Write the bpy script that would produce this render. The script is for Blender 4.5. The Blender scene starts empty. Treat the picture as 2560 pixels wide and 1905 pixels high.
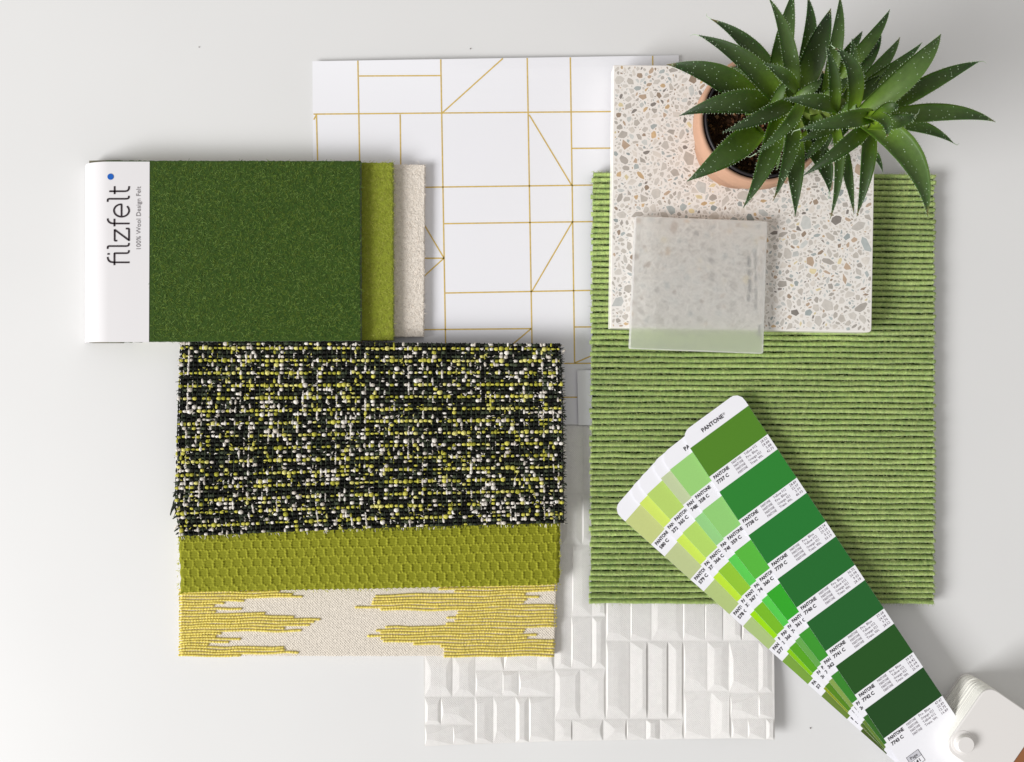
import bpy, math, random
import numpy as np
from mathutils import Vector

random.seed(7)
rng = np.random.default_rng(7)
scene = bpy.context.scene
col = scene.collection

# ------------------------------------------------------------------ camera, world, light
S = 1.0 / 4300.0          # metres per photograph pixel on the table plane
H = 0.52                  # camera height over the table (m)
CX, CY = 1280.0, 952.5
cam_d = bpy.data.cameras.new('camera')
cam = bpy.data.objects.new('camera', cam_d)
col.objects.link(cam)
cam.location = (0, 0, H)
cam_d.sensor_fit = 'HORIZONTAL'
cam_d.sensor_width = 36.0
cam_d.lens = 36.0 * H / (2560 * S)
cam_d.clip_start = 0.01
cam_d.clip_end = 20
scene.camera = cam

w = bpy.data.worlds.new('World')
scene.world = w
w.use_nodes = True
w.node_tree.nodes['Background'].inputs[0].default_value = (1.0, 0.972, 0.945, 1)
w.node_tree.nodes['Background'].inputs[1].default_value = 0.44


def area(name, loc, size, size_y, power, color):
    l = bpy.data.lights.new(name, 'AREA')
    l.shape = 'RECTANGLE'
    l.size = size
    l.size_y = size_y
    l.energy = power
    l.color = color
    o = bpy.data.objects.new(name, l)
    o.location = loc
    o.rotation_euler = (-Vector(loc)).to_track_quat('-Z', 'Y').to_euler()
    col.objects.link(o)
    return o


area('window_light', (-2.75, -1.24, 1.81), 1.9, 1.25, 144.0, (0.995, 0.99, 0.995))

scene.view_settings.view_transform = 'Standard'
scene.view_settings.look = 'None'
scene.view_settings.exposure = 0.03
scene.view_settings.gamma = 1.0
scene.cycles.use_denoising = True
scene.cycles.max_bounces = 8
scene.cycles.diffuse_bounces = 4
scene.cycles.transmission_bounces = 8
scene.cycles.caustics_refractive = True
scene.cycles.caustics_reflective = False


# ------------------------------------------------------------------ helpers
def P(px, py, z=0.0):
    """photograph pixel seen at height z -> world point"""
    k = 1 - z / H
    return ((px - CX) * S * k, (CY - py) * S * k, z)


def lin(c):
    out = []
    for v in c[:3]:
        v = v / 255.0
        out.append(v / 12.92 if v <= 0.04045 else ((v + 0.055) / 1.055) ** 2.4)
    return tuple(out)


def mat(name, color=(200, 200, 200), rough=0.6, attr=False, spec=0.4, noise=None, bump=None, coat=0.0,
        trans=0.0, ior=1.5, sheen=0.0, subs=0.0):
    """noise = (scale, amount) value mottling; bump = list of (kind, scale, strength, distance)"""
    m = bpy.data.materials.new(name)
    m.use_nodes = True
    nt = m.node_tree
    b = nt.nodes['Principled BSDF']
    b.inputs['Roughness'].default_value = rough
    b.inputs['Specular IOR Level'].default_value = spec
    b.inputs['IOR'].default_value = ior
    b.inputs['Transmission Weight'].default_value = trans
    b.inputs['Coat Weight'].default_value = coat
    b.inputs['Sheen Weight'].default_value = sheen
    if subs:
        b.inputs['Subsurface Weight'].default_value = subs
        b.inputs['Subsurface Scale'].default_value = 0.002
    tc = nt.nodes.new('ShaderNodeTexCoord')
    src = None
    if attr:
        a = nt.nodes.new('ShaderNodeAttribute')
        a.attribute_name = 'Col'
        src = a.outputs['Color']
    if noise:
        n = nt.nodes.new('ShaderNodeTexNoise')
        n.inputs['Scale'].default_value = noise[0]
        n.inputs['Detail'].default_value = 5
        nt.links.new(tc.outputs['Object'], n.inputs['Vector'])
        mp = nt.nodes.new('ShaderNodeMapRange')
        mp.inputs['From Min'].default_value = 0.3
        mp.inputs['From Max'].default_value = 0.7
        mp.inputs['To Min'].default_value = 1 - noise[1]
        mp.inputs['To Max'].default_value = 1 + noise[1]
        nt.links.new(n.outputs['Fac'], mp.inputs['Value'])
        mx = nt.nodes.new('ShaderNodeVectorMath')
        mx.operation = 'SCALE'
        if src:
            nt.links.new(src, mx.inputs[0])
        else:
            mx.inputs[0].default_value = lin(color)
        nt.links.new(mp.outputs['Result'], mx.inputs['Scale'])
        src = mx.outputs['Vector']
    if src:
        nt.links.new(src, b.inputs['Base Color'])
    else:
        b.inputs['Base Color'].default_value = (*lin(color), 1)
    prev = None
    for kind, sc, st, dist in (bump or []):
        if kind == 'noise':
            t = nt.nodes.new('ShaderNodeTexNoise')
            t.inputs['Detail'].default_value = 4
            t.inputs['Scale'].default_value = sc
            nt.links.new(tc.outputs['Object'], t.inputs['Vector'])
            o = t.outputs['Fac']
        elif kind == 'streak':
            mpn = nt.nodes.new('ShaderNodeMapping')
            mpn.inputs['Scale'].default_value = (1.0, 0.05, 1.0)
            nt.links.new(tc.outputs['Object'], mpn.inputs['Vector'])
            t = nt.nodes.new('ShaderNodeTexNoise')
            t.inputs['Detail'].default_value = 3
            t.inputs['Scale'].default_value = sc
            nt.links.new(mpn.outputs['Vector'], t.inputs['Vector'])
            o = t.outputs['Fac']
        elif kind == 'weave':
            mpn = nt.nodes.new('ShaderNodeMapping')
            mpn.inputs['Rotation'].default_value = (0, 0, math.radians(45))
            nt.links.new(tc.outputs['Object'], mpn.inputs['Vector'])
            ws = []
            for d in ('X', 'Y'):
                t = nt.nodes.new('ShaderNodeTexWave')
                t.bands_direction = d
                t.inputs['Scale'].default_value = sc
                t.inputs['Distortion'].default_value = 0.6
                nt.links.new(mpn.outputs['Vector'], t.inputs['Vector'])
                ws.append(t.outputs['Fac'])
            mm = nt.nodes.new('ShaderNodeMath')
            mm.operation = 'MULTIPLY'
            nt.links.new(ws[0], mm.inputs[0])
            nt.links.new(ws[1], mm.inputs[1])
            o = mm.outputs[0]
        bn = nt.nodes.new('ShaderNodeBump')
        bn.inputs['Strength'].default_value = st
        bn.inputs['Distance'].default_value = dist
        nt.links.new(o, bn.inputs['Height'])
        if prev:
            nt.links.new(prev, bn.inputs['Normal'])
        prev = bn.outputs['Normal']
    if prev:
        nt.links.new(prev, b.inputs['Normal'])
    return m


def thing(name, label, cat, loc=(0, 0, 0), group=None):
    o = bpy.data.objects.new(name, None)
    o.empty_display_size = 0.01
    o.location = loc
    o['label'] = label
    o['category'] = cat
    if group:
        o['group'] = group
    col.objects.link(o)
    return o


def offset_of(o):
    v = Vector((0, 0, 0))
    while o is not None:
        v += o.location
        o = o.parent
    return v


class MB:
    def __init__(self):
        self.v, self.f, self.c = [], [], []

    def verts(self, pts, color=None):
        n = len(self.v)
        self.v.extend([tuple(p) for p in pts])
        if color is None:
            color = (1, 1, 1)
        if len(color) and not hasattr(color[0], '__len__'):
            self.c.extend([color] * len(pts))
        else:
            self.c.extend(color)
        return n

    def prism(self, top, zb, color=None, cap_bottom=True):
        """top = list of (x,y,z) ccw from above, sides go down to zb (number or list)"""
        n = len(top)
        a = self.verts(top, color)
        zz = zb if hasattr(zb, '__len__') else [zb] * n
        b = self.verts([(p[0], p[1], zz[i]) for i, p in enumerate(top)], color)
        self.f.append(tuple(range(a, a + n)))
        if cap_bottom:
            self.f.append(tuple(range(b + n - 1, b - 1, -1)))
        for i in range(n):
            j = (i + 1) % n
            self.f.append((a + j, a + i, b + i, b + j))

    def tube(self, path, rad, sides=6, color=None, squash=1.0, caps=True):
        path = np.asarray(path, float)
        n = len(path)
        rad = np.broadcast_to(np.asarray(rad, float), (n,))
        t = np.gradient(path, axis=0)
        t /= np.linalg.norm(t, axis=1, keepdims=True) + 1e-12
        up = np.array([0, 0, 1.0])
        lat = np.cross(up, t)
        ll = np.linalg.norm(lat, axis=1, keepdims=True)
        lat = np.where(ll > 1e-4, lat / (ll + 1e-12), np.array([1.0, 0, 0]))
        nor = np.cross(t, lat)
        ang = np.arange(sides) / sides * 2 * math.pi
        pts = (path[:, None, :] + rad[:, None, None] * (lat[:, None, :] * np.cos(ang)[None, :, None]
               + squash * nor[:, None, :] * np.sin(ang)[None, :, None]))
        if color is not None and hasattr(color[0], '__len__'):
            cc = [tuple(c) for c in color for _ in range(sides)]
        else:
            cc = color
        a = self.verts(pts.reshape(-1, 3), cc)
        for i in range(n - 1):
            r0 = a + i * sides
            for k in range(sides):
                k2 = (k + 1) % sides
                self.f.append((r0 + k, r0 + k2, r0 + sides + k2, r0 + sides + k))
        if caps:
            self.f.append(tuple(range(a + sides - 1, a - 1, -1)))
            e = a + (n - 1) * sides
            self.f.append(tuple(range(e, e + sides)))

    def build(self, name, m, parent=None, smooth=False, kind=None):
        me = bpy.data.meshes.new(name)
        off = offset_of(parent) if parent else Vector((0, 0, 0))
        vv = np.array(self.v, dtype=float) - np.array(off)
        me.from_pydata(vv.tolist(), [], self.f)
        a = me.color_attributes.new('Col', 'FLOAT_COLOR', 'POINT')
        cc = np.ones((len(self.v), 4), np.float32)
        cc[:, :3] = np.array(self.c, np.float32)
        a.data.foreach_set('color', cc.ravel())
        if smooth:
            me.polygons.foreach_set('use_smooth', [True] * len(me.polygons))
        me.materials.append(m)
        o = bpy.data.objects.new(name, me)
        col.objects.link(o)
        if parent:
            o.parent = parent
        if kind:
            o['kind'] = kind
        return o


def rounded(pts, r, n=5):
    """round the corners of a 2-D polygon (list of (x,y)); r = radius or list"""
    out = []
    N = len(pts)
    for i in range(N):
        p = Vector(pts[i])
        a = Vector(pts[i - 1]) - p
        b = Vector(pts[(i + 1) % N]) - p
        rr = r[i] if hasattr(r, '__len__') else r
        if rr <= 0:
            out.append(tuple(p))
            continue
        p0 = p + a.normalized() * rr
        p1 = p + b.normalized() * rr
        for k in range(n + 1):
            t = k / n
            q = p0 * (1 - t) ** 2 + p * 2 * t * (1 - t) + p1 * t * t
            out.append((q.x, q.y))
    return out


def slab(mb, poly_px, ztop, zbot, color=None, bevel=0.0):
    """poly_px in photograph pixels, listed so that it is ccw seen from above"""
    pts = [P(x, y, ztop) for x, y in poly_px]
    ar = sum(pts[i - 1][0] * pts[i][1] - pts[i][0] * pts[i - 1][1] for i in range(len(pts)))
    if ar < 0:
        pts = pts[::-1]
    if bevel <= 0:
        mb.prism(pts, zbot, color)
        return
    n = len(pts)
    c = np.mean(np.array(pts), axis=0)
    rings = []
    prof = [(1.0, 0.0), (0.30, 0.30), (0.0, 1.0)]
    P0 = np.array(pts)
    nrm = []
    for i in range(n):
        a = P0[i] - P0[i - 1]
        b = P0[(i + 1) % n] - P0[i]
        na = np.array([a[1], -a[0]]) / (np.hypot(a[0], a[1]) + 1e-12)
        nb = np.array([b[1], -b[0]]) / (np.hypot(b[0], b[1]) + 1e-12)
        m_ = na + nb
        m_ /= (np.linalg.norm(m_) + 1e-12)
        m_ /= max(0.5, float(m_ @ na))
        nrm.append(m_)
    for inn, dn in prof:
        rings.append([(p[0] - nrm[i][0] * bevel * inn, p[1] - nrm[i][1] * bevel * inn, p[2] - bevel * dn)
                      for i, p in enumerate(pts)])
    rings.append([(p[0], p[1], zbot) for p in pts])
    idx = [mb.verts(r, color) for r in rings]
    mb.f.append(tuple(range(idx[0], idx[0] + n)))
    for q in range(len(idx) - 1):
        for i in range(n):
            j = (i + 1) % n
            mb.f.append((idx[q] + j, idx[q] + i, idx[q + 1] + i, idx[q + 1] + j))
    mb.f.append(tuple(range(idx[-1] + n - 1, idx[-1] - 1, -1)))


_tc = {}


def glyphs(s, bold=0.0, res=2):
    """2-D mesh of a string in the built-in font: verts (em units), faces"""
    key = (s, bold, res)
    if key not in _tc:
        c = bpy.data.curves.new('t', 'FONT')
        c.body = s
        c.resolution_u = res
        c.offset = bold
        c.size = 1.0
        o = bpy.data.objects.new('t', c)
        me = bpy.data.meshes.new_from_object(o)
        vs = [(v.co.x, v.co.y) for v in me.vertices]
        fs = [tuple(p.vertices) for p in me.polygons]
        bpy.data.objects.remove(o)
        bpy.data.curves.remove(c)
        bpy.data.meshes.remove(me)
        _tc[key] = (vs, fs)
    return _tc[key]


def put_text(mb, s, fn, x0, y0, length, height, color, bold=0.0, res=2):
    """lay s out in a 2-D frame: from (x0,y0), baseline length, cap height; fn maps (x,y)->world"""
    vs, fs = glyphs(s, bold, res)
    if not vs:
        return
    a = np.array(vs)
    mnx, mxx = a[:, 0].min(), a[:, 0].max()
    cap = 0.69
    pts = [fn(x0 + (x - mnx) / (mxx - mnx) * length, y0 + y / cap * height) for x, y in vs]
    n = mb.verts(pts, color)
    for f in fs:
        mb.f.append(tuple(n + i for i in f))


def smooth_noise(n, step, lo, hi):
    k = max(2, int(n / step) + 2)
    kk = rng.uniform(lo, hi, k)
    return np.interp(np.linspace(0, k - 1, n), np.arange(k), kk)


def poly_to_px(fn, pts):
    return [fn(*p) for p in pts]


# ------------------------------------------------------------------ the table
TX0, TX1, TY0, TY1 = -0.62, 0.60, -0.45, 0.48
m_table = mat('white_laminate', (225, 225, 224), rough=0.42, spec=0.35, noise=(9, 0.012), bump=[('noise', 900, 0.05, 0.0002)])
mb = MB()
mb.prism([(TX0, TY0, 0), (TX1, TY0, 0), (TX1, TY1, 0), (TX0, TY1, 0)], -0.03)
tb = mb.build('table_surface', m_table)
tb['kind'] = 'structure'

# a few crumbs of dust
m_dust = mat('dust', (112, 104, 98), rough=0.9)
for i, (x, y, r) in enumerate([(1176, 122, 1.2), (498, 118, 0.9), (2026, 1820, 1.4)]):
    mb = MB()
    q = P(x, y, 0)
    pts = [(q[0] + math.cos(a) * r * S * (1 + .4 * random.random()), q[1] + math.sin(a) * r * S * (1 + .5 * random.random()), 0.0004)
           for a in np.linspace(0, 2 * math.pi, 7)[:-1]]
    mb.prism(pts, 0.0)
    o = mb.build('dust_speck', m_dust)
    o['label'] = ['tiny dark dust speck on the table above the gold line paper',
                  'tiny dark dust speck on the bare table above the felt samples',
                  'tiny dark dust speck on the table beside the thin end of the fanned strips',
                  ''][i]
    o['category'] = 'dust speck'
    o['group'] = 'dust specks on the white table'

# ------------------------------------------------------------------ gold line paper
m_paper = mat('printed_paper', (235, 235, 239), rough=0.7, spec=0.3, bump=[('noise', 1200, 0.10, 0.0002)])
m_gold = mat('gold_ink', (208, 178, 96), rough=0.4, spec=0.6, noise=(600, 0.12))
m_gold.node_tree.nodes['Principled BSDF'].inputs['Metallic'].default_value = 0.0
t = thing('patterned_paper_sheet', 'white paper sheet printed with thin gold lines, lying under the felt and terrazzo samples',
          'paper sheet', P(1240, 600))


def zpaper(x, y):
    a = max(0.0, 1 - abs(y - 150) / 170.0)
    return 0.0007 + 0.0028 * a ** 2 * (0.4 + 0.6 * max(0, 1 - abs(x - 1100) / 520.0))


mb = MB()
NX, NY = 40, 36
grid = []
for j in range(NY + 1):
    for i in range(NX + 1):
        u, v = i / NX, j / NY
        x = (781 + 6 * v) * (1 - u) + (1697 + 6 * v) * u
        y = 153 * (1 - u) + 138 * u
        y = y * (1 - v) + 1061 * v
        grid.append(P(x, y, zpaper(x, y)))
a = mb.verts(grid)
b = mb.verts([(p[0], p[1], p[2] - 0.0003) for p in grid])
for j in range(NY):
    for i in range(NX):
        q = a + j * (NX + 1) + i
        mb.f.append((q, q + NX + 1, q + NX + 2, q + 1))
        q = b + j * (NX + 1) + i
        mb.f.append((q, q + 1, q + NX + 2, q + NX + 1))
for i in range(NX):
    for q, r in ((a + i, b + i), (a + NY * (NX + 1) + i, b + NY * (NX + 1) + i)):
        mb.f.append((q, q + 1, r + 1, r))
for j in range(NY):
    for i in (0, NX):
        q, r = a + j * (NX + 1) + i, b + j * (NX + 1) + i
        mb.f.append((q, q + NX + 1, r + NX + 1, r))
mb.build('paper', m_paper, t)

LINES = [((894.6, 151.5), (899, 401)), ((899, 401), (904, 860)), ((1101.8, 148.5), (1113.8, 852)), ((1113.8, 852), (1117, 1058)),
         ((1317.9, 145), (1329.9, 855)), ((1329.9, 855), (1333, 1058)), ((1425.7, 143.5), (1436.6, 908)), ((1631.7, 139.5), (1640, 700)),
         ((791, 286), (794, 401)), ((1000.3, 286), (1001.9, 420)), ((783.7, 285.3), (1690, 277.5)), ((897.8, 190), (1100.8, 189)),
         ((1010, 468.8), (1690, 460)), ((1110.7, 559.2), (1690, 551)), ((1113.8, 732.6), (1690, 722)), ((1000, 824.6), (1328, 821.6)),
         ((1429.9, 371), (1690, 369)), ((1436.6, 817.5), (1690, 816)), ((1340, 909), (1690, 907)), ((1000, 645.6), (1110.7, 645.6)),
         ((1380, 993), (1443, 993)), ((1106, 282), (1257, 146)), ((1323, 287), (1428.3, 462)), ((1430.4, 555.6), (1329.9, 728)),
         ((1040, 527), (1109.7, 645)), ((1040, 709), (1109.7, 645.6)), ((1280, 862), (1328, 821.6)), ((1437.7, 907), (1520, 872)),
         ((784.5, 299), (791, 287))]
for (x0, y0), (x1, y1) in LINES:
    mb = MB()
    n = max(2, int(math.hypot(x1 - x0, y1 - y0) / 30))
    dx, dy = (x1 - x0), (y1 - y0)
    L = math.hypot(dx, dy)
    nx, ny = -dy / L * 1.7, dx / L * 1.7
    pts = []
    for i in range(n + 1):
        x, y = x0 + dx * i / n, y0 + dy * i / n
        for s in (1, -1):
            xx, yy = x + nx * s, y + ny * s
            pts.append(P(xx, yy, zpaper(xx, yy) + 0.00006))
    mb.verts(pts)
    for i in range(n):
        mb.f.append((2 * i, 2 * i + 1, 2 * i + 3, 2 * i + 2))
    mb.build('gold_line', m_gold, t)

t = thing('plain_paper_sheet', 'narrow plain white paper flap beside the tweed, its corner tucked under the green carpet sample', 'paper sheet', P(1500, 1000))
mb = MB()
slab(mb, [(1443, 926), (1700, 922), (1702, 1063), (1446, 1063)], 0.0021, 0.0016)
mb.build('paper', m_paper, t)

# ------------------------------------------------------------------ embossed wallpaper
m_emb = mat('embossed_vinyl', (231, 229, 226), rough=0.75, spec=0.25, noise=(350, 0.03),
            bump=[('weave', 360, 0.5, 0.0004), ('noise', 1300, 0.5, 0.0004), ('streak', 420, 0.35, 0.0004)])
te = thing('embossed_wallpaper_sample', 'white textured wallpaper sample embossed with faceted upright blocks, at the bottom of the pile',
           'wallpaper sample', P(1500, 1700))


def sstep(x, a, b):
    t_ = min(1, max(0, (x - a) / (b - a)))
    return t_ * t_ * (3 - 2 * t_)


def zemb(x, y):
    return 0.0009 + 0.006 * sstep(x, 1640, 1945) * sstep(y, 1480, 1800) + 0.0022 * sstep(-x, -1300, -1050) * sstep(y, 1600, 1865)


def emb_bottom(x):
    pts_x = [1060, 1120, 1400, 1700, 1850, 1938]
    pts_y = [1866, 1863, 1853, 1848, 1846, 1850]
    return float(np.interp(x, pts_x, pts_y))


mb = MB()
xs = np.linspace(1061, 1937, 60)
ys = np.linspace(0, 1, 50)
gr = []
for v in ys:
    for x in xs:
        y = 1064 * (1 - v) + emb_bottom(x) * v
        xx = x - (1 - v) * 6
        gr.append(P(xx, y, zemb(xx, y) - 0.0001))
a = mb.verts(gr)
b = mb.verts([(p[0], p[1], max(0.0001, p[2] - 0.0005)) for p in gr])
for j in range(49):
    for i in range(59):
        q = a + j * 60 + i
        mb.f.append((q, q + 60, q + 61, q + 1))
        q = b + j * 60 + i
        mb.f.append((q, q + 1, q + 61, q + 60))
for i in range(59):
    for q, r in ((a + i, b + i), (a + 49 * 60 + i, b + 49 * 60 + i)):
        mb.f.append((q, q + 1, r + 1, r))
for j in range(49):
    for i in (0, 59):
        q, r = a + j * 60 + i, b + j * 60 + i
        mb.f.append((q, q + 60, r + 60, r))
mb.build('backing_sheet', m_emb, te)

Z = 2.413


def ez(X, Y):
    return 1040 + X / Z, 1500 + Y / Z


CELLS = []


def cells(xs_, y0, y1):
    for i in range(len(xs_) - 1):
        CELLS.append((xs_[i], xs_[i + 1], y0, y1))


cells([52, 218, 356], 330, 583)
cells([52, 150, 350], 587, 752)
cells([52, 222, 350], 756, 885)
cells([358, 530, 728, 832], 250, 424)
cells([358, 520, 618, 834], 428, 579)
cells([358, 465, 598, 680, 834], 583, 866)
cells([836, 935, 1060, 1143], 100, 414)
cells([838, 990, 1143], 418, 717)
cells([838, 942, 1128], 721, 856)
cells([1147, 1292, 1418, 1608], -60, 246)
cells([1147, 1290, 1395, 1520, 1610], 250, 716)
cells([1130, 1270, 1385, 1470, 1614], 720, 853)
cells([1610, 1742, 1850, 1965, 2110], -60, 246)
cells([1614, 1756, 1884], 250, 549)
cells([1618, 1776, 1899], 553, 842)
cells([1888, 2064, 2148], 250, 559)
cells([1893, 2066, 2155], 563, 713)
cells([1903, 2000, 2110, 2160], 717, 848)
# the rows further up, seen in the gap beside the tweed
cells([940, 1060, 1143], -330, 96)
cells([880, 1000, 1080, 1143], -640, -334)
cells([880, 1010, 1143], -1050, -644)
rnd = random.Random(11)
for (X0, X1, Y0, Y1) in CELLS:
    x0, y0 = ez(X0, Y0)
    x1, y1 = ez(X1, Y1)
    g = 0.8
    x0 += g; x1 -= g; y0 += g; y1 -= g
    wd, ht = x1 - x0, y1 - y0
    hh = 0.0007 + 0.0005 * rnd.random()
    a_ = rnd.choice([0.16, 0.2, 0.78, 0.84, 0.5, 0.26])
    b_ = a_ + rnd.uniform(-0.1, 0.1)
    cut0 = min(0.42 * ht, wd * rnd.uniform(0.25, 0.6))
    cut1 = min(0.42 * ht, wd * rnd.uniform(0.25, 0.6))
    n = 5
    mb = MB()

    def q(x, y, dz):
        yb = emb_bottom(x)
        y = min(y, yb - 0.8)
        return P(x, y, zemb(x, y) + dz)
    rw = 0.10 + 0.22 * rnd.random()      # flat crest width as share
    la, ra = max(0.06, a_ - rw), min(0.94, a_ + rw)
    pts = [q(x0, y0, 0), q(x0, y1, 0), q(x1, y1, 0), q(x1, y0, 0),
           q(x0 + wd * la, y0 + cut0, hh), q(x0 + wd * la, y1 - cut1, hh),
           q(x0 + wd * ra, y1 - cut1 * 0.8, hh * 0.8), q(x0 + wd * ra, y0 + cut0 * 0.8, hh * 0.8)]
    mb.verts(pts)
    mb.f += [(0, 1, 5, 4), (1, 2, 6, 5), (2, 3, 7, 6), (3, 0, 4, 7), (4, 5, 6, 7)]
    mb.build('embossed_block', m_emb, te)

# ------------------------------------------------------------------ green ribbed carpet
m_pile = mat('carpet_wool', attr=True, rough=0.95, spec=0.1, noise=(1400, 0.34), bump=[('noise', 2600, 0.9, 0.0006)], sheen=0.3)
m_back = mat('carpet_backing', (30, 44, 16), rough=1.0, spec=0.05)
tcp = thing('carpet_sample', 'rectangular green ribbed wool carpet sample under the terrazzo tile and the fanned colour strips', 'carpet sample', P(1906, 970))
CTL, CTR, CBR, CBL = (1481, 427), (2338, 433), (2337, 1513), (1475, 1512)
ZC = 0.0075
mb = MB()
slab(mb, [(1484, 431), (2333, 437), (2332, 1508), (1479, 1508)], ZC - 0.0026, 0.0021)
mb.build('backing', m_back, tcp)
NR = 77
GC = [lin((160, 182, 106)), lin((146, 170, 94)), lin((184, 196, 130)), lin((116, 148, 82)), lin((174, 184, 110))]
GC = np.array(GC)


def bil(u, v, A, B, C, D):
    x = (A[0] * (1 - u) + B[0] * u) * (1 - v) + (D[0] * (1 - u) + C[0] * u) * v
    y = (A[1] * (1 - u) + B[1] * u) * (1 - v) + (D[1] * (1 - u) + C[1] * u) * v
    return x, y


fz_v, fz_f, fz_c = [], [], []
nseg = 260
ang = np.linspace(-0.25, math.pi + 0.25, 9)
for r in range(NR):
    v = (r + 0.5) / NR
    u = np.linspace(0, 1, nseg)
    wob = smooth_noise(nseg, 18, -0.09, 0.09) / NR
    x, y = bil(u, v + wob, CTL, CTR, CBR, CBL)
    e = rng.uniform(-3.5, 3.5, 2)
    x[0] += e[0]; x[-1] += e[1]
    wd = 1085 / NR * 0.5 * (0.80 + rng.normal(0, 0.022, nseg)) * S
    hg = 0.0025 * (1 + rng.normal(0, 0.035, nseg)) * rng.uniform(.94, 1.05)
    tw = np.sin(u * 190 + r) * 0.5 + 0.5
    sel = rng.integers(0, 5, nseg)
    base = (GC[sel] * 0.28 + GC[rng.integers(0, 2)] * 0.72) * 1.15
    base = base * (0.96 + 0.09 * tw[:, None]) * rng.uniform(0.93, 1.07) * (1 + 0.10 * np.sin(u * 7 + r * .13) * np.sin(r * .21 + u * 3))[:, None]
    zz = ZC - 0.0022
    k = 1 - ZC / H
    X = (x - CX) * S * k
    Y = (CY - y) * S * k
    pts = np.zeros((nseg, len(ang), 3))
    pts[:, :, 0] = X[:, None] + rng.normal(0, 0.00008, (nseg, len(ang)))
    pts[:, :, 1] = Y[:, None] + (np.cos(ang)[None, :] * wd[:, None]) * k + rng.normal(0, 0.00006, (nseg, len(ang)))
    pts[:, :, 2] = zz + np.sin(ang)[None, :] * hg[:, None] + rng.normal(0, 0.00007, (nseg, len(ang)))
    mb = MB()
    A = len(ang)
    mb.verts(pts.reshape(-1, 3), [tuple(c) for c in np.repeat(base, A, axis=0)])
    idx = np.arange(nseg * A).reshape(nseg, A)
    q = np.stack([idx[:-1, :-1], idx[:-1, 1:], idx[1:, 1:], idx[1:, :-1]], -1).reshape(-1, 4)[:, ::-1]
    mb.f = [tuple(int(k_) for k_ in row) for row in q]
    mb.f.append(tuple(range(A)))
    mb.f.append(tuple(range((nseg - 1) * A, nseg * A))[::-1])
    mb.build('rib', m_pile, tcp, smooth=True)
    nf = 620
    uu = rng.uniform(-0.002, 1.002, nf)
    fx, fy = bil(uu, np.full(nf, v), CTL, CTR, CBR, CBL)
    th = rng.uniform(0.2, math.pi - 0.2, nf)
    bx = (fx - CX) * S * k
    by = (CY - fy) * S * k + np.cos(th) * 0.00155
    bz = zz + np.sin(th) * 0.002
    ln = rng.uniform(0.0006, 0.0026, nf)
    dirx = rng.normal(0, 1, nf); diry = rng.normal(0, 0.9, nf) + np.cos(th) * 0.5
    dn = np.hypot(dirx, diry) + 1e-6
    ex = bx + dirx / dn * ln; ey = by + diry / dn * ln; ezz = bz + ln * rng.uniform(0.05, 0.5, nf)
    wv = 0.00010
    for i in range(nf):
        n0 = len(fz_v)
        px_, py_ = -diry[i] / dn[i] * wv, dirx[i] / dn[i] * wv
        fz_v += [(bx[i] - px_, by[i] - py_, bz[i]), (bx[i] + px_, by[i] + py_, bz[i]), (ex[i], ey[i], ezz[i])]
        fz_f.append((n0, n0 + 1, n0 + 2))
        c = GC[2] * rng.uniform(0.75, 1.2) if rng.random() < 0.6 else GC[rng.integers(0, 5)] * 0.9
        fz_c += [tuple(c)] * 3
mb = MB(); mb.v, mb.f, mb.c = fz_v, fz_f, fz_c
m_fuzz = mat('wool_fibre', attr=True, rough=0.9, spec=0.15)
mb.build('fuzz', m_fuzz, tcp, kind='stuff')

# ------------------------------------------------------------------ terrazzo tile
m_matrix = mat('terrazzo_binder', (237, 233, 227), rough=0.38, spec=0.4, noise=(260, 0.03), bump=[('noise', 700, 0.05, 0.0002)])
m_chip = mat('terrazzo_chip', attr=True, rough=0.3, spec=0.45, noise=(500, 0.07))
tt = thing('terrazzo_tile', 'square terrazzo tile with grey and tan chips on the green carpet, under the plant', 'tile', P(1850, 495))
ZT = 0.0195
TTL, TTR, TBR, TBL = (1534, 162), (2190, 168), (2179, 831), (1526, 820)
mb = MB()
slab(mb, rounded([TTL, TTR, TBR, TBL], [3, 5, 10, 3]), ZT, ZC + 0.0003, bevel=0.0004)
mb.build('slab', m_matrix, tt)
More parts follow.
